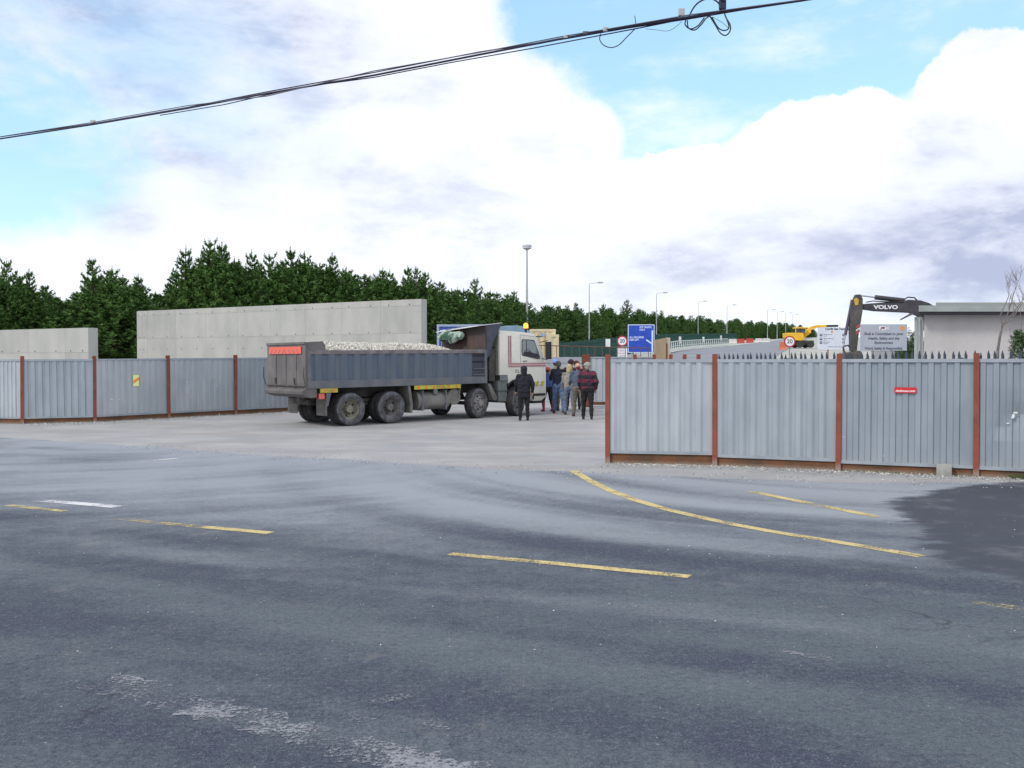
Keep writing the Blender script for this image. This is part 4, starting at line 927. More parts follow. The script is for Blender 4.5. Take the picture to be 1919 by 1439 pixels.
    mb.add([a + nrm + Vector((0, -1.1, 0)), a + nrm + Vector((0, 1.1, 0)), b + nrm + Vector((0, 1.14, 0)), b + nrm + Vector((0, -1.14, 0)), a + Vector((0, -1.1, 0)), a + Vector((0, 1.1, 0)), b + Vector((0, 1.14, 0)), b + Vector((0, -1.14, 0))], [(0, 1, 2, 3), (7, 6, 5, 4), (0, 4, 5, 1), (1, 5, 6, 2), (2, 6, 7, 3), (3, 7, 4, 0)])
    mb.build('windscreen', GLASS, cab, smooth=False)
    mb = MB(); mb.b2(7.30, 7.56, -1.2, 1.2, cz - .22, cz - .18); mb.build('sun_visor', mat('green_visor', (.02, .08, .05), .4), cab, smooth=False)
    for sy in (-1, 1): mb = MB(); mb.b2(7.722, 7.74, sy * .85 - .18, sy * .85 + .18, .70, .88); mb.build('headlamp', mat('lamp_glass', (.7, .7, .7), .2), cab, bevel=.01, smooth=False)
    mb = MB(); mb.b2(7.722, 7.735, -.7, .7, 1.0, 1.6); mb.build('grille', DARK, cab, smooth=False)
    for sy in (-1, 1):
        mb = MB(); mb.b2(7.56, 7.66, sy * 1.50 - .12, sy * 1.50 + .12, 1.92, 2.52); mo = mb.build('mirror', DARK, T, bevel=.03, smooth=False)
        mb = MB(); mb.tube([(7.45, sy * 1.22, 2.50), (7.58, sy * 1.48, 2.56)], .014, 6); mb.tube([(7.50, sy * 1.22, 1.95), (7.58, sy * 1.48, 1.90)], .014, 6); mb.build('mirror_arm', DARK, mo)
    # beacon, lit
    mb = MB(); mb.cyl((7.02, -1.0, cz - .09), (7.02, -1.0, cz + .06), .035, n=10); mb.cyl((7.02, -1.0, cz + .05), (7.02, -1.0, cz + .09), .085, n=14); be = mb.build('beacon', DARK, T)
    mb = MB(); mb.lathe([(cz + .09, .08), (cz + .22, .078), (cz + .265, .05), (cz + .275, .001)], (7.02, -1.0, 0), 'z', 16); mb.build('lens', mat('amber_lit', (.9, .35, .02), .3, emit=((1.0, .42, .03), 2.2)), be)
    # exhaust stack / air intake behind the cab
    mb = MB(); mb.b2(5.32, 5.58, -1.1, -.75, 1.2, 2.3); mb.build('air_intake', CHS, T, bevel=.03, smooth=False)
    mb = MB(); mb.b2(5.22, 5.64, -.7, .7, 1.1, 1.6); mb.build('gearbox_cover', CHS, T, smooth=False)
    return T
truck = make_truck()

# gravel heaped in the body
def gravel_load():
    STN = [mat('pale_stone', (.60, .58, .52), .9), mat('mid_stone', (.36, .345, .31), .9), mat('light_stone', (.78, .76, .70), .9)]
    rnd = random.Random(8); mb = MB()
    def hgt(x, y):
        ex = min(1, (x + 1.30) / .9) * min(1, max(0, (4.95 - x)) / 1.6); ey = max(0, 1 - (abs(y) / 1.18) ** 2.2)
        return 2.06 + .32 * max(0, ex) ** .6 * ey * (1 - .045 * (x - 1)) + .05 * noise.noise(Vector((x * 1.5, y * 1.5, 2))) + .10 * ex
    N, M = 60, 22; vs = []; fs = []
    for i in range(N + 1):
        for j in range(M + 1):
            x = -1.35 + 6.4 * i / N; y = -1.14 + 2.28 * j / M; vs.append((x, y, hgt(x, y) - .02))
    for i in range(N):
        for j in range(M): q = i * (M + 1) + j; fs.append((q, q + 1, q + M + 2, q + M + 1))
    mb.add(vs, fs, 1)
    for _ in range(11000):
        x = rnd.uniform(-1.33, 5.0); y = rnd.uniform(-1.14, 1.14); z = hgt(x, y); r = rnd.uniform(.018, .042)
        a = [Vector((rnd.gauss(0, 1), rnd.gauss(0, 1), rnd.gauss(0, 1))).normalized() * r * rnd.uniform(.6, 1.2) for _ in range(3)]
        c = Vector((x, y, z)); p = [c + a[0], c - a[0], c + a[1], c - a[1], c + Vector((0, 0, r)), c - Vector((0, 0, r))]
        m = rnd.choice((0, 0, 1, 2))
        mb.add(p, [(0, 2, 4), (2, 1, 4), (1, 3, 4), (3, 0, 4)], m)
    me = bpy.data.meshes.new('gravel_load'); me.from_pydata(mb.v, [], mb.f)
    for m in STN: me.materials.append(m)
    me.polygons.foreach_set('material_index', mb.m)
    o = obj('gravel_load', me, None, (-5.56, 29.48, .02)); o.rotation_euler = (0, -.012, R(39.3))
    tag(o, 'heap of pale crushed stone filling the body of the tipper truck', 'gravel', None, 'stuff')
gravel_load()

# ------------------------------------------------------------------ people
def remesh(caps, name, m, voxel=.014, smooth=6, wrinkle=0.0, seed=0):
    """union of tapered round cones -> one continuous skin"""
    V = []; F = []
    for p0, r0, p1, r1 in caps:
        p0 = Vector(p0); p1 = Vector(p1); d = p1 - p0; L = d.length; z = d.normalized() if L > 1e-5 else Vector((0, 0, 1))
        a = Vector((0, 0, 1)) if abs(z.z) < .9 else Vector((1, 0, 0)); x = z.cross(a).normalized(); y = z.cross(x); n = 12; o = len(V); rings = []
        for k_ in range(4): t = math.pi / 2 * (1 - k_ / 3.2); rings.append((-r0 * math.sin(t), r0 * math.cos(t) + 1e-4))
        for k_ in range(4): t = math.pi / 2 * ((k_ + .2) / 3.2); rings.append((L + r1 * math.sin(min(t, 1.5707)), r1 * math.cos(min(t, 1.5707)) + 1e-4))
        for h_, rr in rings:
            for i in range(n): t = 6.28319 * i / n; V.append(p0 + z * h_ + (x * math.cos(t) + y * math.sin(t)) * rr)
        K = len(rings)
        for k_ in range(K - 1):
            for i in range(n): j = (i + 1) % n; F.append((o + k_ * n + i, o + k_ * n + j, o + (k_ + 1) * n + j, o + (k_ + 1) * n + i))
        F.append(tuple(o + i for i in range(n - 1, -1, -1))); F.append(tuple(o + (K - 1) * n + i for i in range(n)))
    me = bpy.data.meshes.new(name); me.from_pydata([tuple(v) for v in V], [], F)
    t = bpy.data.objects.new('tmp', me); col.objects.link(t)
    md = t.modifiers.new('r', 'REMESH'); md.mode = 'VOXEL'; md.voxel_size = voxel
    sm = t.modifiers.new('s', 'SMOOTH'); sm.factor = .5; sm.iterations = smooth
    dg = bpy.context.evaluated_depsgraph_get(); out = bpy.data.meshes.new_from_object(t.evaluated_get(dg))
    bpy.data.objects.remove(t); bpy.data.meshes.remove(me); out.name = name
    if wrinkle:
        n_ = len(out.vertices); co = np.empty(n_ * 3, np.float32); out.vertices.foreach_get('co', co); co = co.reshape(-1, 3)
        no = np.empty(n_ * 3, np.float32); out.vertices.foreach_get('normal', no); no = no.reshape(-1, 3)
        w_ = np.array([noise.noise(Vector((c[0] * 9 + seed, c[1] * 9, c[2] * 14))) for c in co]); co += no * (w_ * wrinkle)[:, None]; out.vertices.foreach_set('co', co.ravel())
    out.materials.clear(); out.materials.append(m)
    out.shade_smooth(); return out
SKIN = mat('skin', (.50, .30, .22), .6)
def cloth(name, c, c2=None, **k): return mat(name, c, .9, 0, c2 or tuple(x * .7 for x in c), k.pop('nscale', 8), 4, 1, bump=.15, bscale=60, **k)
def plaid(name, a, b, c):
    m = bpy.data.materials.new(name); m.use_nodes = True; k = NT(m.node_tree); co = k.node('ShaderNodeTexCoord').outputs['Object']; s = k.node('ShaderNodeSeparateXYZ'); k.plug(s.inputs[0], co)
    def bars(v, f, off, th): return k.math('GREATER_THAN', k.math('SINE', k.math('ADD', k.math('MULTIPLY', v, f), off)), th)
    h = bars(s.outputs[2], 27, .4, .05); v = bars(s.outputs[0], 24, .3, .35)
    c0 = k.mix(h, a, b); c1 = k.mix(k.math('MULTIPLY', v, .6), c0, c)
    k.plug(k.n['Principled BSDF'].inputs['Base Color'], c1); k.n['Principled BSDF'].inputs['Roughness'].default_value = .9; return m
def person(label, px, py, h, face, jacket, trousers, shoes, head, lean=0.0, la=(12, 5), ra=(-10, 8), larm=(20, 40), rarm=(-10, 30), bulk=1.0, hood=False, hem=.86, long_coat=0, headturn=0, abd=(8, 8), boots=None, d=None, group=None):
    """face: heading in degrees the person looks along (0 = away from the viewer, + = to the left)"""
    g = G(px, py); 
    if d: w_ = W(px, 680, d); g = Vector((w_.x, w_.y))
    k = h / 1.75; rnd = random.Random(px)
    t = thing('person', label, 'person', (g.x, g.y, terrain(0, g.y)), R(face), group); t.scale = (k, k, k)
    def leg(sx, a, b):
        a, b = R(a), R(b); hp = Vector((sx * .095, 0, .90)); kn = hp + Vector((sx * .02, math.sin(a) * .43, -math.cos(a) * .43)); an = kn + Vector((sx * .01, math.sin(a - b) * .40, -math.cos(a - b) * .40)); return hp, kn, an
    Lg = [leg(-1, *la), leg(1, *ra)]; low = min(q[2].z for q in Lg); dz = .085 - low
    lv = lean
    def up(p):        # bend the trunk forward about the hips
        p = Vector(p); q = p - Vector((0, 0, .92)); q.rotate(Matrix.Rotation(-R(lv), 3, 'X')); return q + Vector((0, 0, .92 + dz))
    Lg = [[p + Vector((0, 0, dz)) for p in q] for q in Lg]
    def arm(sx, f, e, ab):
        sh = Vector((sx * .185, 0, 1.42)); f_, ab_ = R(f), R(ab)
        el = sh + Vector((sx * math.sin(ab_) * .28, math.sin(f_) * .28 * math.cos(ab_), -math.cos(f_) * .28 * math.cos(ab_)))
        f2 = f_ + R(e); wr = el + Vector((-sx * .02, math.sin(f2) * .25, -math.cos(f2) * .25)); hd = wr + (wr - el).normalized() * .09
        return [up(p) for p in (sh, el, wr, hd)]
    A = [arm(-1, *larm, abd[0]), arm(1, *rarm, abd[1])]
    nk = up((0, .0, 1.50)); hc_ = up((0, .02, 1.64)); b = bulk
    # body: head, neck, hands, limbs in one skin
    caps = [(up((0, 0, 1.0)), .06, up((0, 0, 1.36)), .06), (up((0, 0, 1.36)), .05, nk, .050), (nk, .055, hc_ - Vector((0, 0, .05)), .055),
            (hc_ + Vector((0, -.015, .02)), .088, hc_ + Vector((0, .0, .035)), .088), (hc_ + Vector((0, .035, -.05)), .055, hc_ + Vector((0, .045, -.065)), .045),
            (hc_ + Vector((0, .085, -.01)), .012, hc_ + Vector((0, .102, -.03)), .015), (hc_ + Vector((-.088, 0, .0)), .014, hc_ + Vector((-.092, -.01, -.03)), .012), (hc_ + Vector((.088, 0, .0)), .014, hc_ + Vector((.092, -.01, -.03)), .012)]
    for hp, kn, an in Lg: caps += [(up((0, 0, .95)), .07, hp, .07), (hp, .065, kn, .045), (kn, .045, an, .032)]
    for sx, (sh, el, wr, hd) in zip((-1, 1), A):
        caps += [(up((0, 0, 1.36)), .045, sh, .040), (sh, .038, el, .034), (el, .034, wr, .024), (wr, .024, wr.lerp(hd, .85), .030)]
        ax_ = (wr - el).normalized(); sd = Vector((0, 1, 0)).cross(ax_); sd = sd.normalized() if sd.length > .2 else Vector((1, 0, 0)); fw = ax_.cross(sd)
        for i, fl in enumerate((.066, .078, .074, .058)):
            r0 = hd + sd * (i - 1.5) * .019 - ax_ * .01; m1 = r0 + ax_ * fl * .5 + fw * .006; caps += [(r0, .010, m1, .009), (m1, .009, m1 + ax_ * fl * .4 + fw * .022, .008)]
        th = wr.lerp(hd, .35) + sd * .026; caps.append((th, .011, th + sd * .028 + ax_ * .045, .009))
    obj('body', remesh(caps, 'body', head.get('skin', SKIN), .0105, 2), t)
    # trousers
    caps = [(up((-.055, 0, .97)), .118 * b, up((.055, 0, .97)), .118 * b)]
    for hp, kn, an in Lg: caps += [(up((0, 0, .94)), .12 * b, hp, .105 * b), (hp, .102 * b, kn, .074), (kn, .074, an.lerp(kn, .12), .062 if not boots else .05), (hp + Vector((0, -.03, .04)), .095 * b, hp + Vector((0, -.03, 0)), .09 * b)]
    obj('trousers', remesh(caps, 'trousers', trousers, .014, 3, .016, px), t)
    # jacket or jumper
    sw = .115 * b; caps = []
    for sx in (-1, 1): caps += [(up((sx * .075, 0, hem + .10)), sw, up((sx * .085, 0, 1.30)), .118 * b), (up((sx * .085, 0, 1.30)), .115 * b, up((sx * .10, .0, 1.40)), .085 * b)]
    caps += [(up((0, 0, hem + .10)), sw, up((0, 0, 1.34)), .115 * b), (up((-.08, 0, 1.18)), .12 * b, up((.08, 0, 1.18)), .12 * b), (up((0, 0, 1.36)), .10 * b, up((0, .0, 1.49)), .070)]
    for sh, el, wr, hd in A: caps += [(up((0, 0, 1.39)), .085, sh, .074 * b), (sh, .074 * b, el, .060 * b), (el, .060 * b, wr, .045)]
    if long_coat: caps += [(up((-.07, 0, hem)), sw, up((.07, 0, hem)), sw)]
    if hood: caps += [(hc_ + Vector((0, -.02, .02)), .112, hc_ + Vector((0, .0, .03)), .108), (nk + Vector((0, -.02, -.02)), .09, hc_ + Vector((0, -.025, -.02)), .105)]
    jm = remesh(caps, 'jacket', jacket, .014, 3, .018, px + 3)
    obj('jacket', jm, t)
    # shoes
    for hp, kn, an in Lg:
        z = an.z - .085; tilt = Vector((0, 0, 0)) if z < .03 else Vector((0, -.03, -.07))
        c_ = [(Vector((an.x, an.y - .04, z + .045)), .043, Vector((an.x, an.y + .06, z + .05)), .046), (Vector((an.x, an.y + .06, z + .045)), .044, Vector((an.x, an.y + .155, z + .036)) + tilt, .034), (Vector((an.x, an.y - .02, z + .05)), .042, an + Vector((0, 0, .03 if not boots else .28)), .046 if not boots else .06)]
        sm_ = remesh(c_, 'shoe', shoes, .012, 1); 
        obj('boot' if boots else 'shoe', sm_, t)
    # head wear and hair
    typ = head['type']; hm = head['mat']
    def cap_shell(r, z0, z1, name, m, sx=1.0, sy=1.12, off=(0, -.012, .03)):
        mb = MB(); pr = []
        for q in range(8): a = z0 + (z1 - z0) * q / 7; pr.append((r * math.sin(a), r * math.cos(a) + 1e-4))
        mb.lathe(pr, (0, 0, 0), 'z', 18); mb.v = [tuple(Vector((v[0] * sx, v[1] * sy, v[2])) + hc_ + Vector(off)) for v in mb.v]; return mb.build(name, m, t)
    if typ == 'hair': cap_shell(.104, -.35, 1.55, 'hair', hm); obj('hair_back', remesh([(hc_ + Vector((0, -.035, .03)), .092, hc_ + Vector((0, -.04, -.035)), .075)], 'hair_back', hm, .012, 2, .01), t)
    if typ == 'long': cap_shell(.108, -.3, 1.55, 'hair', hm); obj('hair_back', remesh([(hc_ + Vector((0, -.04, .03)), .098, hc_ + Vector((0, -.05, -.12)), .085), (hc_ + Vector((-.05, -.02, -.02)), .06, hc_ + Vector((-.06, -.02, -.13)), .045), (hc_ + Vector((.05, -.02, -.02)), .06, hc_ + Vector((.06, -.02, -.13)), .045)], 'hair_back', hm, .012, 2, .02), t)
    if typ in ('beanie', 'cap'):
        obj('hair', remesh([(hc_ + Vector((0, -.035, .0)), .088, hc_ + Vector((0, -.035, -.03)), .075)], 'hair', head.get('hair', cloth('brown_hair', (.10, .06, .04))), .012, 2), t)
        o = cap_shell(.110, -.05, 1.56, 'hat', hm)
        if typ == 'beanie': mb = MB(); mb.lathe([(-.02, .108), (-.022, .118), (.025, .118), (.027, .106)], (0, 0, 0), 'z', 18); mb.v = [tuple(Vector((v[0], v[1] * 1.12, v[2])) + hc_ + Vector((0, -.012, .035))) for v in mb.v]; mb.build('cuff', hm, o)
        else: mb = MB(); mb.prism([(-.075, .08), (.075, .08), (.06, .17), (.0, .19), (-.06, .17)], .02, .034, 'z'); mb.v = [tuple(Vector(v) + hc_) for v in mb.v]; mb.build('peak', hm, o)
        if head.get('bobble'): obj('bobble', remesh([(hc_ + Vector((0, -.01, .15)), .035, hc_ + Vector((0, -.01, .16)), .035)], 'bobble', hm, .012, 1, .01), o)
    if typ == 'beret': o = cap_shell(.118, .02, 1.56, 'beret', hm, 1.05, 1.15, (0, -.01, .03)); obj('hair', remesh([(hc_ + Vector((0, -.035, .0)), .09, hc_ + Vector((0, -.035, -.035)), .076)], 'hair', cloth('grey_hair', (.32, .31, .29)), .012, 2), t)
    if typ == 'bald': obj('hair', remesh([(hc_ + Vector((0, -.05, -.03)), .070, hc_ + Vector((0, -.045, -.05)), .066)], 'hair', hm, .012, 2), t)
    return t
NAVY = cloth('near_black_cloth', (.012, .012, .022)); NAVY2 = cloth('navy_cloth', (.016, .018, .042)); BLK = cloth('black_cloth', (.012, .011, .014)); JEAN = cloth('blue_denim', (.085, .14, .28), (.15, .21, .36)); JEAN2 = cloth('pale_grey_denim', (.16, .20, .28))
KHA = cloth('khaki_cloth', (.17, .155, .12)); SHO = cloth('dark_shoe_leather', (.02, .018, .016)); BRN = cloth('brown_shoe_leather', (.07, .045, .035))
GRP = 'people walking beside the truck at the gate'
person('person dressed all in black with hood up, standing alone at the truck front wheel', 982, 791, 1.72, 6, NAVY, BLK, SHO, {'type': 'none', 'mat': NAVY}, hood=True, la=(2, 4), ra=(4, 4), larm=(14, 18), rarm=(-8, 22), abd=(14, 24), hem=.80, long_coat=1, d=30.6, bulk=1.08)
person('person in red and black plaid jacket, black trousers and pale grey cap, nearest the hoarding', 1101, 790, 1.82, -4, plaid('red_plaid', (.012, .012, .016), (.125, .020, .034), (.025, .015, .04)), BLK, SHO, {'type': 'beret', 'mat': cloth('pale_grey_wool', (.30, .31, .27))}, la=(10, 6), ra=(-12, 4), larm=(6, 30), rarm=(-14, 40), bulk=1.22, abd=(14, 20), d=31)
person('person in grey blue jacket, khaki trousers and pink cap, left of the plaid jacket', 1084, 786, 1.80, 10, cloth('grey_blue_cloth', (.085, .11, .165)), KHA, BRN, {'type': 'bald', 'mat': cloth('maroon_scarf', (.18, .03, .035)), 'skin': SKIN}, la=(14, 10), ra=(-14, 8), larm=(25, 50), rarm=(-6, 20), bulk=1.12, lean=7, d=32.4)
person('fair haired person in cream jacket and pale jeans in the middle of the crowd', 1067, 783, 1.72, 6, cloth('cream_cloth', (.33, .31, .27)), JEAN2, BRN, {'type': 'long', 'mat': cloth('blond_hair', (.46, .38, .20))}, la=(12, 12), ra=(-14, 6), larm=(14, 30), rarm=(10, 20), d=33.2)
person('person in black jacket and blue jeans with grey hair, at the truck cab corner', 1047, 781, 1.84, 8, NAVY2, JEAN, BRN, {'type': 'hair', 'mat': cloth('dark_grey_hair', (.10, .095, .095))}, la=(14, 8), ra=(-16, 4), larm=(42, 40), rarm=(6, 30), bulk=1.15, d=33.8, lean=5)
person('person in blue coat, pink hat and red boots almost hidden by the truck corner', 1026, 777, 1.60, 30, cloth('royal_blue_cloth', (.06, .10, .30)), BLK, cloth('red_boot_rubber', (.42, .03, .08)), {'type': 'beanie', 'mat': cloth('pink_wool', (.45, .08, .12))}, la=(16, 20), ra=(-10, 8), larm=(30, 30), rarm=(5, 20), boots=True, d=34.9)
person('person in pale blue bobble hat behind the black jacket', 1041, 777, 1.86, -20, cloth('sand_cloth', (.30, .28, .20)), cloth('olive_cloth', (.09, .10, .06)), SHO, {'type': 'beanie', 'mat': cloth('pale_blue_wool', (.24, .33, .72)), 'bobble': True}, la=(8, 6), ra=(-8, 6), d=35.2)
person('person in very dark hat at the back of the crowd, above the fair haired one', 1070, 777, 1.86, 0, cloth('dark_brown_cloth', (.04, .025, .03)), BLK, SHO, {'type': 'beanie', 'mat': cloth('plum_wool', (.03, .018, .03))}, d=35.6, la=(10, 6), ra=(-10, 6))
person('person with dark red woollen hat at the back beside the rusty gate post', 1080, 777, 1.80, -8, cloth('wine_cloth', (.13, .02, .03)), cloth('dark_blue_cloth', (.02, .025, .06)), SHO, {'type': 'beanie', 'mat': cloth('wine_wool', (.09, .014, .02))}, d=36.0, la=(6, 4), ra=(-6, 4))

# ------------------------------------------------------------------ far gate and its rails
def far_gate():
    d = 37.5; g = terrain(0, d); a = W(1101, 680, d); t = thing('open_gate', 'corrugated gate leaf seen beyond the crowd, next to a rusty square post', 'gate', (a.x, d, g))
    top = W(1120, 671, d).z - g; L = 2.4
    o = make_sheet(L, .20, top, pitch=.26).build('corrugated_sheet', M_SHEET3, t, (.10, 0, 0), smooth=False)
    mb = MB(); mb.b2(.1, L + .1, -.05, .03, top, top + .05); mb.build('top_trim', M_TRIM, t, smooth=False)
    mb = MB(); mb.b2(.1, L + .1, -.02, .03, .08, .2); mb.build('kickboard', M_RUST, t, smooth=False)
    mb = MB(); mb.b2(-.20, .08, -.10, .10, -.05, W(1098, 664, d).z - g); mb.build('post', mat('heavy_rust', (.20, .055, .03), .9, 0, (.10, .04, .03), 5, 6, 1), t, smooth=False)
    # low pale leaf running left behind the crowd
    d2 = 41; g2 = terrain(0, d2); p = W(1010, 680, d2); q = W(1090, 680, d2); t = thing('open_gate', 'pale low sheeted gate leaf with brown tube rails on top, behind the crowd', 'gate', (p.x, d2, g2))
    L = q.x - p.x; z1 = W(1050, 669, d2).z - g2; mb = MB(); mb.b2(0, L, 0, .03, .15, z1); mb.build('sheet', mat('pale_gate_sheet', (.40, .42, .46), .6, .2, (.30, .32, .36), 1.5, 4, 1), t, smooth=False)
    for zz in (z1 - .25, z1 - .6): mb = MB(); mb.b2(0, L, -.02, -.001, zz, zz + .08); mb.build('bar', M_GALV, t, smooth=False)
    BR = mat('brown_tube', (.15, .075, .05), .8, 0, (.10, .06, .045), 5, 4, 1); d3 = 42.5; p = W(1000, 680, d3); q = W(1215, 680, d3); g3 = terrain(0, d3)
    t = thing('tube_rail_fence', 'thin brown tube fence panels standing behind the gate', 'fence', (p.x, d3, g3)); L = q.x - p.x; zt = W(1050, 647, d3).z - g3
    for zz in (zt, zt - .9): mb = MB(); mb.cyl((0, 0, zz), (L, 0, zz - .12), .022, n=6); mb.build('rail', BR, t)
    n = 15
    for i in range(n + 1): mb = MB(); x = L * i / n; mb.cyl((x, 0, 0), (x, 0, zt - .12 * i / n), .016, n=6); mb.build('upright', BR, t)
    # short red post heads of the inner hoarding line
    for i, (px, hpx) in enumerate(((1190, 4), (1226, 4), (1257, 3), (1283, 4), (1309, 4))):
        dd = 34 - i * .8; a = W(px, 664, dd); mb = MB(); gz = terrain(0, dd); mb.b2(-.055, .055, -.06, .06, -.1, a.z - gz)
        o = mb.build('steel_post', M_OXIDE, None, (a.x, dd, gz), smooth=False)
        tag(o, ['red steel post head under the left of the blue road sign', 'red steel post head under the right of the blue road sign', 'red steel post head at the right foot of the plywood box', 'red steel post head just right of the plywood box', 'rightmost red steel post head before the fence points'][i], 'post', 'red post heads showing over the right hoarding')
far_gate()

# ------------------------------------------------------------------ yard behind: containers, lorry
def container(name, label, px0, px1, ptop, d, depth, cols, slope_front=0, rib=.28, ptop1=None):
    a = W(px0, ptop, d); b = W(px1, ptop1 or ptop, d); g = terrain(0, d); L = b.x - a.x; H = a.z - g; t = thing(name, label, 'container', (a.x, d, g))
    mb = MB(); mb.b2(0, L, .03, depth, .15, H); mb.build('wall', cols[0], t, smooth=False)
    n = max(2, int(L / rib))
    mb = MB()
    for i in range(n): x = L * (i + .2) / n; mb.prism([(x, .03), (x + .06, .0), (x + L / n * .5, .0), (x + L / n * .5 + .06, .03)], .25, H - .14, 'z')
    mb.build('corrugation', cols[0], t, smooth=False)
    mb = MB(); mb.b2(-.02, L + .02, -.02, .03, H - .13, H + .01); mb.build('top_rail', cols[1], t, smooth=False)
    for x in (0, L - .12): mb = MB(); mb.b2(x - .01, x + .13, -.025, .05, .0, H - .13); mb.build('corner_post', cols[1], t, smooth=False)
    return t, L, H
CR = mat('cream_container', (.62, .54, .36), .7, 0, (.55, .47, .32), 1.2, 5, 1); BLU = mat('blue_container', (.025, .07, .33), .6, 0, (.05, .10, .36), 1.5, 5, 1); BLUT = mat('blue_container_rail', (.30, .36, .50), .6)
t, L, H = container('container', 'tall cream shipping container behind the truck cab', 993, 1041, 617, 57, 6, (CR, CR))
mb = MB(); mb.b2(L * .42, L * .60, -.03, -.026, H - .42, H - .22); mb.build('door_placard', mat('placard_blue', (.25, .33, .55), .6), t, smooth=False)
for f in (.30, .55, .8):
    mb = MB(); mb.cyl((L * f, -.03, .3), (L * f, -.03, H - .2), .02, n=6); mb.build('lock_rod', M_GALV if False else CR, t)
container('container', 'cream container one step lower, right of the tall one', 1028, 1047, 627, 55.8, 2, (CR, CR), rib=.5)
container('container', 'blue container behind the front of the tipper body', 819, 905, 608, 60, 3, (BLU, BLUT))
PW = mat('pale_cabin', (.48, .46, .45), .7, 0, (.38, .36, .36), 1.5, 5, 1); WT = mat('pale_metal_roof', (.72, .73, .75), .5)
def cabin():
    d = 50; a = W(827, 622, d); b = W(912, 612, d); g = terrain(0, d); L = b.x - a.x; H0, H1 = a.z - g, b.z - g
    t = thing('site_cabin', 'grey site cabin with pale sloping roof between gravel heap and cab', 'cabin', (a.x, d, g)); s = MB(); s.prism([(0, 0), (L, 0), (L, H1), (.25, H0 + .05), (0, H0)], 0, 2.4, 'y'); s.build('wall', PW, t, smooth=False)
    s = MB(); s.add([(-.05, -.08, H0 + .002), (L + .05, -.08, H1 + .03), (L + .05, 2.5, H1 + .03), (-.05, 2.5, H0 + .002), (-.05, -.08, H0 + .09), (L + .05, -.08, H1 + .13), (L + .05, 2.5, H1 + .13), (-.05, 2.5, H0 + .09)], [(0, 1, 2, 3), (7, 6, 5, 4), (0, 4, 5, 1), (1, 5, 6, 2), (2, 6, 7, 3), (3, 7, 4, 0)]); s.build('roof', WT, t, smooth=False)
    s = MB(); s.b2(.16, .19, -.012, -.002, .4, H0 - .1); s.build('joint', MATS['soffit'] if 'soffit' in MATS else MATS['dark_soffit'], t, smooth=False)
cabin()
def blue_roof():
    d = 52; a = W(925, 612, d); b = W(990, 620, d); g = terrain(0, d); L = b.x - a.x; H = a.z - g
    t = thing('site_cabin', 'cabin with grey blue rounded roof just behind the truck cab', 'cabin', (a.x, d, g)); s = MB(); s.b2(0, L, 0, 2.4, 0, H - .4); s.build('wall', PW, t, smooth=False)
    s = MB(); s.prism([(-.1, H - .398), (L + .15, H - .398), (L + .1, H - .25), (L - .35, H + .02), (L - .6, H + .06), (.6, H + .04), (-.1, H - .08)], -.1, 2.5, 'y'); s.build('roof', mat('grey_blue_roof', (.16, .25, .34), .5, 0, (.22, .32, .42), 1.5, 4, 1), t, bevel=.03, smooth=False)
blue_roof()

# ------------------------------------------------------------------ lamps
def mast():
    d = 100; b = W(987.5, 680, d); g = terrain(0, d); top = W(987, 466, d).z - g; t = thing('lamp_mast', 'tall mast with round white lamp head standing over the truck', 'lamp', (b.x, d, g))
    mb = MB(); mb.cyl((0, 0, -.2), (0, 0, 2.2), .17, .16, 12); mb.cyl((0, 0, 2.2), (0, 0, top), .13, .075, 12); mb.build('pole', M_GALV, t)
    WH = mat('white_lamp_head', (.55, .56, .60), .5)
    mb = MB(); mb.lathe([(top - .15, .08), (top - .05, .30), (top + .02, .46), (top + .16, .48), (top + .2, .45)], (0, 0, 0), 'z', 20); h = mb.build('lamp_head', WH, t)
    mb = MB(); mb.lathe([(top + .2, .44), (top + .24, .50), (top + .36, .50), (top + .44, .36), (top + .46, .01)], (0, 0, 0), 'z', 20); mb.build('lid', WH, h)
mast()
LG = 'street lamps lining the far road'
lampspec = [(1104, 529, 110, 'nearest and tallest street lamp, left of the blue road sign'), (1230, 548, 145, 'street lamp standing at the right edge of the blue road sign'), (1308, 564, 185, 'street lamp over the middle of the white parapet railing'), (1362, 571, 209, 'street lamp at the far end of the white parapet railing'), (1438, 580, 253, 'slim far street lamp left of the yellow excavator, first of the close group'), (1456, 583, 285, 'slim far street lamp, second of the close group near the yellow excavator'), (1472, 586, 325, 'slim far street lamp, third of the close group near the yellow excavator'), (1485, 589, 370, 'slim far street lamp, rightmost and farthest by the yellow excavator')]
def lamp_proto():
    t = thing('street_lamp', lampspec[0][3], 'lamp', (0, 0, 0), 0, LG); mb = MB(); mb.cyl((0, 0, -.3), (0, 0, 1.4), .10, .10, 10); mb.cyl((0, 0, 1.4), (0, 0, 8), .075, .045, 10); mb.build('pole', M_GALV, t)
    mb = MB(); mb.tube([(0, 0, 7.9), (0, 0, 8.02), (.25, 0, 8.08), (1.0, 0, 8.18)], .03, 6); mb.build('arm', M_GALV, t)
    mb = MB(); mb.prism([(.95, 8.13), (1.1, 8.08), (1.6, 8.10), (1.72, 8.17), (1.55, 8.25), (1.05, 8.26)], -.14, .14, 'y'); mb.build('lamp_head', mat('lamp_head_grey', (.38, .39, .41), .5), t, bevel=.02, smooth=False); return t
lp = lamp_proto()
for i, (px, pt, d, lb) in enumerate(lampspec):
    o = lp if i == 0 else copy_tree(lp); b = W(px, 680, d); g = terrain(0, d); h = W(px, pt, d).z - g; s = h / 8.2
    o.location = (b.x, d, g); o.scale = (s, s, s); o['label'] = lb
    if d > 200: o.scale = (s * 1.25, s * 1.25, s)

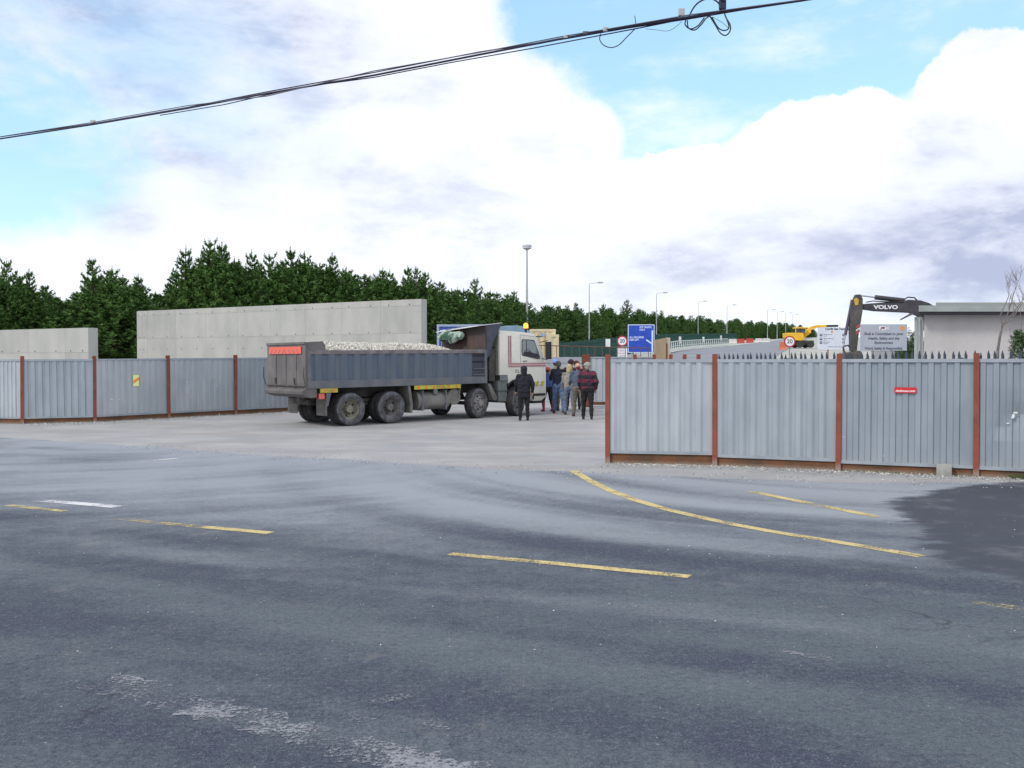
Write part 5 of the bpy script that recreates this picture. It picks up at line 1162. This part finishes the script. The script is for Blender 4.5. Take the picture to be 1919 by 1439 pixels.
# ------------------------------------------------------------------ far road, parapet, barriers
M_FAR = mat('far_asphalt', (.17, .18, .21), .9, 0, (.22, .23, .25), .3, 5, 1)
M_KERB = mat('pale_kerb', (.50, .50, .48), .9)
def quadstrip(name, L_, R_, ds, m, z, label):
    vs = []; fs = []; n = len(ds)
    for i, d in enumerate(ds):
        for px in (L_(d), R_(d)): w_ = W(px, 680, d); vs.append((w_.x, d, terrain(0, d) + z))
        if i: fs.append((2 * i - 2, 2 * i - 1, 2 * i + 1, 2 * i))
    me = bpy.data.meshes.new(name); me.from_pydata(vs, [], fs); me.materials.append(m); o = obj(name, me); tag(o, label, None, None, 'structure')
ds = list(np.linspace(62, 110, 12)) + list(np.linspace(120, 398, 24))
rl = lambda d: float(np.interp(d, [62, 80, 110, 150, 200, 250, 320, 400], [1120, 1200, 1275, 1372, 1428, 1455, 1485, 1508]))
rr = lambda d: float(np.interp(d, [62, 80, 110, 150, 200, 250, 320, 400], [1420, 1440, 1470, 1490, 1500, 1508, 1516, 1524]))
quadstrip('far_road', rl, rr, ds, M_FAR, .03, 'grey road climbing away behind the hoarding')
quadstrip('kerb', lambda d: rl(d) - 5000 / d / 3 * .5, rl, ds, M_KERB, .12, 'pale kerb of the far road')
def parapet():
    pts = []
    for d in np.linspace(78, 150, 25): w_ = W(rl(d) - 8, 680, d); pts.append((w_.x, d, terrain(0, d)))
    o = Vector(pts[0]); t = thing('parapet_railing', 'pale metal parapet railing along the far road', 'railing', o); RM = mat('pale_railing', (.50, .55, .54), .6, .1)
    P_ = [Vector(p) - o for p in pts]
    for h in (1.15, .62, .18): mb = MB(); mb.tube([p + Vector((0, 0, h)) for p in P_], .055 if h > 1 else .04, 4); mb.build('rail', RM, t)
    pm = None
    for i, p in enumerate(P_):
        for s in ((0, .5) if i < len(P_) - 1 else (0,)):
            q = p.lerp(P_[min(i + 1, len(P_) - 1)], s)
            if pm is None: mb = MB(); mb.b2(-.05, .05, -.04, .04, 0, 1.14); a = mb.build('post', RM, t, q, smooth=False); pm = a.data
            else: obj('post', pm, t, q)
parapet()
def green_fence():
    ctl = [(1030, 68), (1120, 84), (1210, 112), (1300, 160), (1380, 205)]; pts = []
    for px, d in ctl: w_ = W(px, 680, d); pts.append(Vector((w_.x, d, terrain(0, d))))
    o = pts[0].copy(); t = thing('security_fence', 'dark green security fence in front of the pines', 'fence', o)
    for i in range(len(pts) - 1):
        a, b = pts[i] - o, pts[i + 1] - o; L = (b - a).length; n = int(L / .16); mb = MB()
        for j in range(n): p = a.lerp(b, j / n); mb.b2(p.x - .022, p.x + .022, p.y - .01, p.y + .01, p.z, p.z + 1.9)
        c = mb.build('pales', M_GREEN_STEEL, t, smooth=False); c['kind'] = 'stuff'
        for h in (.5, 1.65): mb = MB(); mb.tube([a + Vector((0, .03, h)), b + Vector((0, .03, h))], .03, 4); mb.build('rail', M_GREEN_STEEL, t)
        m = max(1, int(L / 3))
        for j in range(m + (i == len(pts) - 2)): p = a.lerp(b, j / m); mb = MB(); mb.b2(-.05, .05, .04, .14, 0, 2.0); mb.build('post', M_GREEN_STEEL, t, p, smooth=False)
    for k_, (px, py, d, w_, h_) in enumerate(((1139, 643, 86, .42, .75), (1274, 637, 140, .36, 1.0), (1318, 636, 166, .32, .9), (1351, 633, 185, .35, .9))):
        a = W(px, py, d) - o; mb = MB(); mb.b2(-w_ / 2, w_ / 2, -.12, -.10, -h_ / 2, h_ / 2); s_ = mb.build('notice', mat('white_notice', (.70, .72, .70), .6), t, a, smooth=False)
green_fence()
def barriers():
    WB = mat('white_barrier', (.58, .57, .54), .7); RB = mat('red_barrier', (.42, .06, .05), .6); OB = mat('orange_barrier', (.52, .15, .08), .6)
    for i, px in enumerate((1268, 1283, 1298, 1313, 1328, 1343, 1358, 1373, 1388, 1405, 1422, 1436)):
        d = 150 + (px - 1268) * .32; pc = 'red' if px in (1388, 1405, 1422) and px != 1422 else 'white'
        if px < 1370: continue
        a = W(px, 680, d); mb = MB(); mb.prism([(-.22, 0), (.22, 0), (.20, .2), (.08, .35), (.07, .95), (-.07, .95), (-.08, .35), (-.20, .2)], -.72, .72, 'x')
        o = mb.build('water_barrier', RB if pc == 'red' else WB, None, (a.x, d, terrain(0, d)), bevel=.02, smooth=False)
        o.scale = (1, 1, .95)
        tag(o, {1373: 'white barrier segment at the left end of the row across the far road', 1388: 'left one of the two red barrier segments on the far road', 1405: 'right one of the two red barrier segments on the far road', 1422: 'white barrier segment right of the red ones', 1436: 'rightmost white barrier segment on the far road'}[px], 'barrier', 'barrier segments across the far road')
    for px, d, lb in ((1467, 118, 'orange barrier block left of the yellow excavator'),):
        a = W(px, 680, d); mb = MB(); mb.prism([(-.3, 0), (.3, 0), (.12, .3), (.1, 1.0), (-.1, 1.0), (-.12, .3)], -.42, .42, 'x'); o = mb.build('barrier', OB, None, (a.x, d, terrain(0, d)), bevel=.02, smooth=False); tag(o, lb, 'barrier')
barriers()
def plywood():
    d = 36; a = W(1229, 637, d); b = W(1248, 633, d); c = W(1258, 631, d + .8); g = terrain(0, d); PLY = mat('plywood', (.34, .265, .17), .85, 0, (.27, .21, .14), 2, 5, 1); L = b.x - a.x; H = a.z - g; H2 = b.z - g
    t = thing('plywood_box', 'tall brown plywood sentry box with slanted top right of the blue road sign', 'box', (a.x, d, g)); s = MB()
    s.prism([(0, 0), (L, 0), (L, H2), (0, H)], 0, .55, 'y'); s.build('carcass', PLY, t, smooth=False)
    s = MB(); s.b2(L + .003, L + .17, .05, .1, 0, H2 + .01); s.build('door_edge', mat('pale_plywood', (.45, .40, .30), .85), t, smooth=False)
    s = MB(); s.b2(L + .02, L + .07, .03, .048, .3, H2 - .2); s.build('dark_gap', mat('orange_brown', (.22, .11, .05), .9), t, smooth=False)
plywood()

# ------------------------------------------------------------------ signs
WHT = mat('sign_white', (.74, .76, .80), .5); SB = mat('sign_blue', (.012, .055, .42), .45, 0, (.02, .075, .48), 2, 4, 1); SR = mat('sign_red', (.42, .03, .05), .5); DK = mat('sign_dark_letters', (.05, .055, .09), .6); GRY = mat('sign_grey', (.40, .43, .49), .55, 0, (.36, .39, .45), 1.5, 4, 1)
PALB = mat('sign_pale_blue', (.62, .72, .88), .5)
def blue_sign():
    d = 66; a = W(1176.5, 661, d); b = W(1226.5, 608, d); g = terrain(0, d); w, h = b.x - a.x, b.z - a.z; cx_ = (a.x + b.x) / 2
    t = thing('road_sign', 'large blue road sign with white lettering and a branching arrow', 'sign', (cx_, d, g)); z0 = a.z - g
    mb = MB(); mb.b2(-w / 2, w / 2, -.015, .015, z0, z0 + h); p = mb.build('panel', PALB, t, bevel=.01, smooth=False)
    mb = MB(); mb.b2(-w / 2 + .05, w / 2 - .05, -.019, -.0155, z0 + .05, z0 + h - .05); mb.build('face', SB, p, smooth=False)
    for x in (-w / 2 + .25, w / 2 - .25): mb = MB(); mb.cyl((x, .06, -.2), (x, .06, z0 + h), .045, n=8); mb.build('post', M_GALV, t)
    ar = MB(); x = w * .42; ar.b2(x - .05, x + .05, -.024, -.0195, z0 + .07, z0 + h * .79)
    q0, q1 = Vector((x - .05, z0 + h * .33)), Vector((x - .42, z0 + h * .46)); nn = Vector((q1 - q0).normalized()).orthogonal() * .045
    ar.prism([tuple(q0 + nn), tuple(q1 + nn), tuple(q1 - nn), tuple(q0 - nn)], -.024, -.0195, 'y'); ar.build('arrow', PALB, p, smooth=False)
    for s, x, z, al in (('SITE TRAFFIC', -.12, .90, 'LEFT'), ('ONLY', -.12, .81, 'LEFT'), ('ALL DELIVERIES', -.80, .545, 'LEFT'), ('KEEP LEFT', -.80, .455, 'LEFT')):
        text(s, .175, PALB, p, (x, -.021, z0 + h * z), align=al, bold=.004, sx=.82)
blue_sign()
def twenty(px, py, d, dia, label, plate=None):
    c = W(px, py, d); g = terrain(0, d); r = dia / 2; t = thing('speed_sign', label, 'sign', (c.x, d, g)); z = c.z - g
    mb = MB(); mb.cyl((0, .0, z), (0, .02, z), r, n=28); p = mb.build('disc', SR, t)
    mb = MB(); mb.cyl((0, -.006, z), (0, -.001, z), r * .76, n=28); mb.build('face', WHT, p)
    text('20', r * 1.0, DK, p, (0, -.009, z), bold=.006)
    mb = MB(); mb.cyl((0, .055, -.1), (0, .055, z + r * .8), .03, n=8); mb.build('post', mat('sign_post_red', (.30, .12, .10), .7) if plate is None else M_GALV, t)
    if plate:
        w, h = plate; mb = MB(); mb.b2(-w / 2, w / 2, -.005, .012, z - r - h - .03, z - r - .03); q = mb.build('plate', WHT, t, smooth=False)
        for i, (s, m) in enumerate((('SPEED LIMIT', SR), ('STRICTLY', SR), ('ENFORCED', SR), ('ON SITE', DK))): text(s, .12 * h / .7, m, q, (0, -.009, z - r - .13 - i * h * .23), sx=.8)
    return t
twenty(1166, 639, 60, .66, 'round 20 speed limit sign over a white plate, left of the blue road sign', (.62, .68))
t = twenty(1480, 640, 62, .74, 'round 20 speed limit sign in front of the yellow excavator')
mb = MB(); mb.b2(-.30, .26, .08, .14, .0, terrain(0, 0) + 1.05); mb.build('back_board', mat('dull_board', (.33, .34, .36), .8), t, smooth=False)
def white_sign():
    d = 56; a = W(1532, 655, d); b = W(1602, 613.5, d); g = terrain(0, d); w, h = b.x - a.x, b.z - a.z; z0 = a.z - g; WB_ = mat('notice_board_white', (.66, .70, .78), .55, 0, (.60, .64, .72), 1.5, 4, 1)
    t = thing('notice_board', 'white notice board with safety pictograms behind the dark excavator arm', 'sign', ((a.x + b.x) / 2, d, g)); mb = MB(); mb.b2(-w / 2, w / 2, 0, .03, z0, z0 + h); p = mb.build('panel', WB_, t, smooth=False)
    for x in (-.45, .45): mb = MB(); mb.b2(x - .04, x + .04, .031, .10, -.2, z0 + h - .1); mb.build('post', mat('wooden_post', (.35, .22, .18), .9), t, smooth=False)
    text('Corrib Gas Terminal', .175, DK, p, (0.06, -.004, z0 + h - .09), bold=.006, sx=.95)
    mb = MB(); mb.cyl((-.25, -.004, z0 + h * .80), (-.25, -.001, z0 + h * .80), .065, n=14); mb.build('emblem', mat('emblem_orange', (.75, .26, .08), .5), p)
    for i, z in enumerate((.66, .48, .32)):
        for x in (-.92, .05 + .35):
            mb = MB(); mb.cyl((x + .04, -.004, z0 + h * z), (x + .04, -.001, z0 + h * z), .085, n=14); o = mb.build('pictogram', DK, p)
            mb = MB(); mb.cyl((x + .04, -.008, z0 + h * z + .02), (x + .04, -.0045, z0 + h * z + .02), .038, n=10); mb.build('symbol', WB_, o)
        text(['Hard hats must be worn', 'Safety boots must be worn', 'High visibility vests'][i], .07, DK, p, (-.74, -.004, z0 + h * z + .03), align='LEFT', sx=.75)
        text(['on this site', 'at all times', 'must be worn'][i], .06, DK, p, (-.74, -.004, z0 + h * z - .06), align='LEFT', sx=.75)
    text('All visitors must report to the site office', .07, DK, p, (0, -.004, z0 + h * .13), sx=.8)
white_sign()
def grey_sign():
    d = 40; a = W(1612, 657, d); b = W(1700, 607.5, d); g = terrain(0, d); w, h = b.x - a.x, b.z - a.z; z0 = a.z - g
    t = thing('notice_board', 'large grey safety notice board with an orange emblem at its upper right', 'sign', ((a.x + b.x) / 2, d, g)); mb = MB(); mb.b2(-w / 2, w / 2, 0, .03, z0, z0 + h); p = mb.build('panel', GRY, t, bevel=.006, smooth=False)
    for x in (-.42, .42): mb = MB(); mb.b2(x - .05, x + .05, .031, .12, -.2, z0 + h - .1); mb.build('post', M_GALV, t, smooth=False)
    mb = MB(); mb.b2(-.36, .34, .02, .03, z0 - .42, z0 - .01); mb.build('lower_board', mat('dull_board', (.33, .34, .36), .8), t, smooth=False)
    LT = mat('grey_sign_letters', (.10, .115, .16), .6)
    for s, z, sz in (('Shell is Committed to your', .635, .155), ('Health, Safety and the', .465, .155), ('Environment', .30, .155), ('Work Safely & Responsibly', .085, .15)): text(s, sz, LT, p, (0, -.004, z0 + h * z), bold=.004, sx=.95)
    mb = MB(); mb.b2(-.19, .10, -.005, -.001, z0 + h * .775, z0 + h * .925); q = mb.build('logo_plate', WHT, p, smooth=False)
    text('JPK', .13, mat('logo_maroon', (.22, .02, .06), .5), q, (-.05, -.008, z0 + h * .85), shear=.4, bold=.006)
    mb = MB(); mb.b2(.12, .23, -.005, -.001, z0 + h * .79, z0 + h * .91); mb.build('small_logo', mat('pale_logo', (.52, .56, .60), .5), p, smooth=False)
    n = 28; mb = MB(); mb.prism([(w * .40 + (.088 + .006 * math.cos(7 * 6.2832 * i / n)) * math.cos(6.2832 * i / n), z0 + h * .85 + (.088 + .006 * math.cos(7 * 6.2832 * i / n)) * math.sin(6.2832 * i / n)) for i in range(n)], -.006, -.001, 'y'); mb.build('emblem', mat('emblem_amber', (.68, .30, .05), .5), p, smooth=False)
grey_sign()

# ------------------------------------------------------------------ excavators
def dark_excavator():
    d = 49; o = W(1760, 680, d); g = terrain(0, d); t = thing('excavator', 'large dark grey excavator with its white lettered boom over the building roof', 'excavator', (o.x, d, g))
    DG = mat('charcoal_paint', (.035, .033, .042), .5, .1, (.06, .056, .066), 2, 5, 1); DG2 = mat('worn_arm_grey', (.05, .048, .048), .7, 0, (.11, .10, .09), 1.4, 6, 1); YL = mat('machine_yellow', (.60, .40, .03), .5, 0, (.50, .33, .03), 3, 4, 1); CH = mat('chrome_rod', (.45, .46, .50), .25, .8)
    def L(px, py): w = W(px, py, d); return (w.x - o.x, w.z - g)
    mb = MB(); poly = [L(1614, 570), L(1618, 580), L(1640, 583), L(1704, 586), L(1720, 592), L(1745, 640), L(1772, 640), L(1760, 588), L(1751, 576), L(1738, 568), L(1722, 563), L(1700, 562), L(1690, 564), L(1640, 568)]
    mb.prism(poly, -.22, .22, 'y'); boom = mb.build('boom', DG, t, bevel=.03, smooth=False)
    c = L(1657, 576.2); text('VOLVO', .27, mat('white_lettering', (.75, .76, .80), .5), boom, (c[0], -.226, c[1]), sx=1.35, bold=.010)
    mb = MB(); a, b = L(1640, 557), L(1694, 563); mb.cyl((a[0], 0, a[1]), (b[0], 0, b[1]), .12, n=12); cy = mb.build('arm_cylinder', DG, t)
    mb = MB(); e = L(1611, 553.5); mb.cyl((e[0], 0, e[1]), (a[0], 0, a[1]), .04, n=8); mb.build('rod', CH, cy)
    mb = MB(); mb.tube([(*[L(1690, 563)[0]], -.1, L(1690, 563)[1]), (L(1700, 557)[0], -.1, L(1700, 557)[1]), (L(1712, 558)[0], -.1, L(1712, 558)[1]), (L(1720, 566)[0], -.1, L(1720, 566)[1])], .035, 6); mb.build('hose', M_BLACK, t)
    mb = MB(); mb.tube([(L(1620, 567)[0], -.24, L(1620, 567)[1]), (L(1632, 564.5)[0], -.24, L(1632, 564.5)[1]), (L(1660, 566)[0], -.24, L(1660, 566)[1]), (L(1690, 566)[0], -.24, L(1690, 566)[1])], .03, 6); mb.build('hose', M_BLACK, t)
    mb = MB(); poly = [L(1603, 552), L(1611, 552), L(1615, 560), L(1615, 580), L(1612, 600), L(1607, 630), L(1604, 658), L(1593, 658), L(1592, 625), L(1592, 590), L(1596, 568)]
    mb.prism(poly, -.16, .16, 'y'); arm = mb.build('stick', DG2, t, bevel=.02, smooth=False)
    mb = MB(); c = L(1603, 564); mb.prism([L(1598, 561), L(1603, 558), L(1607, 562), L(1606, 572), L(1600, 572)], -.18, -.161, 'y'); mb.build('yellow_link', YL, arm, smooth=False)
    mb = MB(); c = L(1739, 579); mb.cyl((c[0], -.25, c[1]), (c[0], .25, c[1]), .12, n=12); mb.build('pivot_pin', YL, boom)
    for i in range(3):
        mb = MB(); y0 = 608 + i * 6; mb.prism([L(1602, y0 + 4), L(1609.5, y0 - 1), L(1609.3, y0 + 2), L(1601.7, y0 + 7.5)], -.176, -.161, 'y'); mb.build('warning_stripe', mat('warn_red', (.50, .07, .06), .6) if i != 1 else mat('warn_white', (.62, .58, .56), .6), arm, smooth=False)
    mb = MB(); a, b = L(1597, 562), L(1584, 628); mb.cyl((a[0], 0, a[1]), (b[0], 0, b[1]), .075, n=10); bc = mb.build('bucket_cylinder', mat('violet_grey', (.07, .055, .09), .5), t)
    mb = MB(); a, b2 = L(1584, 628), L(1580, 651); mb.cyl((a[0], 0, a[1]), (b2[0], 0, b2[1]), .04, n=8); mb.build('rod', CH, bc)
    mb = MB(); a, b, c = L(1580, 649), L(1590, 647), L(1597, 658); mb.tube([(a[0], 0, a[1]), (b[0], 0, b[1]), (c[0], 0, c[1])], .05, 6); a, b = L(1580, 650), L(1583, 664); mb.tube([(a[0], 0, a[1]), (b[0], 0, b[1])], .05, 6); mb.build('bucket_link', DG2, t)
    mb = MB(); poly = [L(1581, 662), L(1606, 657), L(1612, 672), L(1602, 686), L(1586, 688), L(1575, 680)]; mb.prism(poly, -.5, .5, 'y'); mb.build('bucket', DG2, t, bevel=.03, smooth=False)
    # upper works, cab and tracks stand behind the building
    mb = MB(); mb.b2(-.2, 3.6, -1.35, 1.35, 1.15, 2.1); mb.build('house', DG, t, bevel=.08, smooth=False)
    mb = MB(); mb.b2(-.1, 1.4, -1.3, -.3, 2.1, 3.0); mb.build('operator_cab', YL, t, bevel=.08, smooth=False)
    for y in (-1.2, 1.2): mb = MB(); mb.prism([(-.9, .45), (-.6, .05), (3.2, .05), (3.6, .45), (3.2, .9), (-.6, .9)], y - .28, y + .28, 'y'); mb.build('track', M_BLACK, t, bevel=.05, smooth=False)
    mb = MB(); mb.cyl((1.3, 0, .85), (1.3, 0, 1.16), .6, n=16); mb.build('slew_ring', M_BLACK, t)
dark_excavator()
def yellow_excavator():
    d = 128; o = W(1492, 680, d); g = terrain(0, d); t = thing('excavator', 'yellow wheeled excavator with raised boom on the far road', 'excavator', (o.x, d, g)); YL = mat('bright_machine_yellow', (.80, .46, .02), .45, 0, (.68, .38, .02), 2, 4, 1); DK_ = mat('machine_black', (.03, .03, .03), .7)
    zb = W(1492, 652, d).z - g
    def L(px, py): w = W(px, py, d); return (w.x - o.x, w.z - g)
    mb = MB(); mb.prism([L(1471, 624), L(1500, 624), L(1503, 637), L(1496, 639), L(1474, 637), L(1471, 632)], -1.2, 1.2, 'y'); mb.build('house', YL, t, bevel=.08, smooth=False)
    c = MB(); c.prism([L(1486, 613.5), L(1507, 613.5), L(1507, 616), L(1486, 616)], -1.1, .2, 'y'); c.build('cab_roof', YL, t, bevel=.03, smooth=False)
    for px in (1487, 1496, 1506): mb = MB(); a, b = L(px, 624), L(px, 616); mb.cyl((a[0], -1.0, a[1]), (b[0], -1.0, b[1]), .06, n=6); mb.build('cab_pillar', YL if px != 1496 else DK_, t)
    mb = MB(); a = L(1488, 624); b = L(1505, 616); mb.b2(a[0], b[0], -.9, .1, a[1], b[1]); mb.build('cab_glass', mat('dark_cab_glass', (.05, .07, .07), .1), t, smooth=False)
    mb = MB(); mb.prism([L(1500, 632), L(1508, 633), L(1520, 618), L(1532, 613.5), L(1548, 613), L(1548, 609.5), L(1530, 609), L(1518, 612), L(1508, 622)], -.3, .3, 'y'); mb.build('boom', YL, t, bevel=.05, smooth=False)
    mb = MB(); mb.prism([L(1545, 609), L(1570, 608.5), L(1570, 612.5), L(1545, 613)], -.25, .25, 'y'); mb.build('stick', DK_, t, bevel=.04, smooth=False)
    mb = MB(); a, b = L(1502, 634), L(1518, 622); mb.cyl((a[0], -.35, a[1]), (b[0], -.35, b[1]), .12, n=8); mb.build('boom_cylinder', YL, t)
    mb = MB(); a, b = L(1478, 638), L(1522, 646); mb.b2(a[0], b[0], -.8, .8, b[1], a[1]); mb.build('undercarriage', mat('olive_grime', (.08, .085, .06), .9), t, bevel=.05, smooth=False)
    for px in (1494, 1514):
        for y in (-1.1, 1.1): mb = MB(); c_ = L(px, 646.5); mb.cyl((c_[0], y - .2, zb + .46), (c_[0], y + .2, zb + .46), .46, n=18); mb.build('wheel', DK_, t)
yellow_excavator()
# white van roof line beyond the board
def white_slab():
    d = 70; a = W(1701, 640, d); b = W(1722, 644, d); g = terrain(0, d); mb = MB(); mb.b2(a.x, b.x + 1.5, d, d + 2, g, a.z - .08); o = mb.build('storage_tank', mat('pale_blue_grey', (.32, .35, .42), .7), None, bevel=.03, smooth=False); tag(o, 'low grey storage box with white lid between notice board and building', 'box')
    mb = MB(); mb.b2(a.x - .05, b.x + 1.55, d - .05, d + 2.05, a.z - .078, a.z + .09); mb.build('lid', mat('white_lid', (.78, .80, .84), .6), o, smooth=False)
white_slab()

# ------------------------------------------------------------------ overhead cable with its loops and clips
def cable():
    CB = mat('black_cable', (.02, .018, .045), .6); CB2 = mat('grey_cable', (.10, .10, .13), .6); d0, d1 = 22.0, 13.4
    def D(px): # the line runs along a straight plan line from (0,d0) to (1500,d1)
        a = W(0, 680, d0).xy; b = W(1500, 680, d1).xy; u = (px - 959.5) / FPX; dd = b - a; s = (u * a.y - a.x) / (dd.x - u * dd.y); return (a + dd * s).y
    def Pp(px, py, off=0.0): return W(px, py, D(px) + off)
    main = [(-260, 297), (0, 260), (175, 233), (350, 203), (500, 175), (700, 141), (900, 102), (1060, 71), (1180, 49), (1290, 32), (1400, 15), (1500, 1), (1760, -40)]
    t = thing('overhead_cable', 'bundle of black overhead cables with loops crossing the sky', 'cable', (0, 0, 0))
    mb = MB(); mb.tube([Pp(x, y) for x, y in main], .017, 6); mb.build('main_cable', CB, t)
    mb = MB(); mb.tube([Pp(x, y + (1.5 if 950 < x < 1300 else -3.5 if x < 950 else 0) + 2 * math.sin(x / 170), .02) for x, y in main], .010, 6); mb.build('strand', CB, t)
    mb = MB(); pts = [(-260, 300), (0, 256), (175, 229), (350, 198), (500, 180), (700, 133), (900, 98), (1060, 67), (1135, 55), (1290, 28), (1500, 0)]; mb.tube([Pp(x, y, -.02) for x, y in pts], .009, 6); mb.build('strand', CB2, t)
    mb = MB(); pts = [(300, 216), (420, 196), (560, 164), (700, 145), (840, 118), (1000, 90), (1200, 52), (1330, 26), (1352, 20)]; mb.tube([Pp(x, y, .03) for x, y in pts], .009, 6); mb.build('strand', CB, t)
    def loop(pts, r=.010, m=CB):
        P_ = [Pp(*p, .03 * math.sin(i)) for i, p in enumerate(pts)]; out = []
        for i in range(len(P_) - 1):
            p0, p1, p2, p3 = P_[max(i - 1, 0)], P_[i], P_[i + 1], P_[min(i + 2, len(P_) - 1)]
            for q in range(6): s = q / 6; out.append(.5 * ((2 * p1) + (p2 - p0) * s + (2 * p0 - 5 * p1 + 4 * p2 - p3) * s * s + (3 * p1 - p0 - 3 * p2 + p3) * s ** 3))
        out.append(P_[-1]); mb = MB(); mb.tube(out, r, 5); mb.build('loop', m, t)
    loop([(1126, 63), (1124, 74), (1132, 85), (1146, 89), (1160, 84), (1174, 70), (1190, 54)], .008)
    loop([(1290, 34), (1300, 14), (1313, 2), (1330, -3), (1345, 4), (1352, 16)], .012)
    loop([(1288, 38), (1290, 52), (1302, 56), (1314, 46), (1326, 32), (1352, 20)])
    loop([(1286, 36), (1284, 46), (1294, 54), (1308, 48), (1320, 33)])
    loop([(1330, 30), (1340, 46), (1350, 62), (1360, 66), (1368, 58), (1368, 46), (1360, 32), (1356, 18)])
    loop([(1334, 32), (1346, 52), (1358, 57), (1366, 50), (1358, 26)])
    loop([(1210, 54), (1230, 56), (1250, 58), (1264, 52), (1278, 40)], .004, CB2)
    loop([(1336, 32), (1356, 44), (1366, 54)], .004, CB2)
    mb = MB(); a = Pp(1192, 48); mb.tube([a, a + Vector((-.02, 0, .15))], .006, 5); mb.build('wire_end', CB, t)
    CL = mat('cable_clip_grey', (.42, .42, .42), .6)
    for px, py, w, h, m in ((1061, 69, .09, .05, CL), (1098, 62, .10, .05, CB2), (1135, 55, .08, .07, CL), (1277, 23, .09, .11, CL), (1354, 6, .10, .18, CB), (174, 228, .10, .07, CL)):
        mb = MB(); c = Pp(px, py); mb.box(c, (w, .06, h)); 
        if m is CB: mb.box(c + Vector((.01, .0, .06)), (w * .7, .09, h * .5), Matrix.Rotation(.4, 3, 'Y'))
        mb.build('clip', m, t, bevel=.012, smooth=False)
cable()

# ------------------------------------------------------------------ loose stones and weeds
def stones():
    rnd = random.Random(3); mb = MB(); MS = [mat('pale_stone', (.6, .58, .52), .9), mat('stone_grey', (.22, .22, .22), .9), mat('stone_dust', (.42, .41, .39), .9)]
    def put(x, y, r):
        c = Vector((x, y, terrain(x, y) + r * .3 + .004)); p = []
        for v in ((1, 0, 0), (-1, 0, 0), (0, 1, 0), (0, -1, 0), (0, 0, .8), (0, 0, -.6)): p.append(c + Vector(v) * r * rnd.uniform(.6, 1.15))
        mb.add(p, [(0, 2, 4), (2, 1, 4), (1, 3, 4), (3, 0, 4), (2, 0, 5), (1, 2, 5), (3, 1, 5), (0, 3, 5)], rnd.choice((0, 1, 2, 2)))
    for a, b in zip(RP[:-1], RP[1:]):
        for _ in range(330): t_ = rnd.random(); o_ = abs(rnd.gauss(0, .32)) + .05; put(a[0] + (b[0] - a[0]) * t_ - o_ * .3, a[1] + (b[1] - a[1]) * t_ - o_, rnd.uniform(.006, .022))
    for a, b in zip(LP[:-2], LP[1:-1]):
        for _ in range(200): t_ = rnd.random(); o_ = abs(rnd.gauss(0, .5)) + .05; put(a[0] + (b[0] - a[0]) * t_ + o_ * .3, a[1] + (b[1] - a[1]) * t_ - o_, rnd.uniform(.008, .028))
    for _ in range(900):
        y = rnd.uniform(6, 28); x = rnd.uniform(-.56, .56) * y; put(x, y, rnd.choice((.003, .004, .005, .006, .009)))
    for _ in range(700): x = rnd.uniform(-9, 9); put(x, float(apron_y(x)) + rnd.gauss(0, .5), rnd.uniform(.006, .018))
    o = mb.build('loose_stones', MS, smooth=False); tag(o, 'loose stones scattered on the road and along the hoardings', 'stones', None, 'stuff')
    V = []; F = []
    for _ in range(1500):
        t_ = rnd.random() ** 1.5; a, b = (RP[3], RP[4]) if rnd.random() < .8 else (RP[2], RP[3]); s_ = .22 + .78 * t_ if a is RP[3] else rnd.uniform(.0, 1)
        x = a[0] + (b[0] - a[0]) * s_ + rnd.gauss(0, .03); y = a[1] + (b[1] - a[1]) * s_ - abs(rnd.gauss(0, .06)) - .05; h = rnd.uniform(.02, .085) * (1 if a is RP[3] else .4); an = rnd.uniform(0, 6.28); w = .006; l = h * .6
        q = len(V); V += [(x - w, y, 0), (x + w, y, 0), (x + math.cos(an) * l, y + math.sin(an) * l, h)]; F.append((q, q + 1, q + 2))
    me = bpy.data.meshes.new('weeds'); me.from_pydata(V, [], F); me.materials.append(mat('weed_green', (.07, .11, .03), .8, 0, (.12, .12, .05), 3, 3, 1)); tag(obj('weeds', me), 'short weeds at the foot of the hoarding at the right edge', 'weeds', None, 'stuff')
stones()
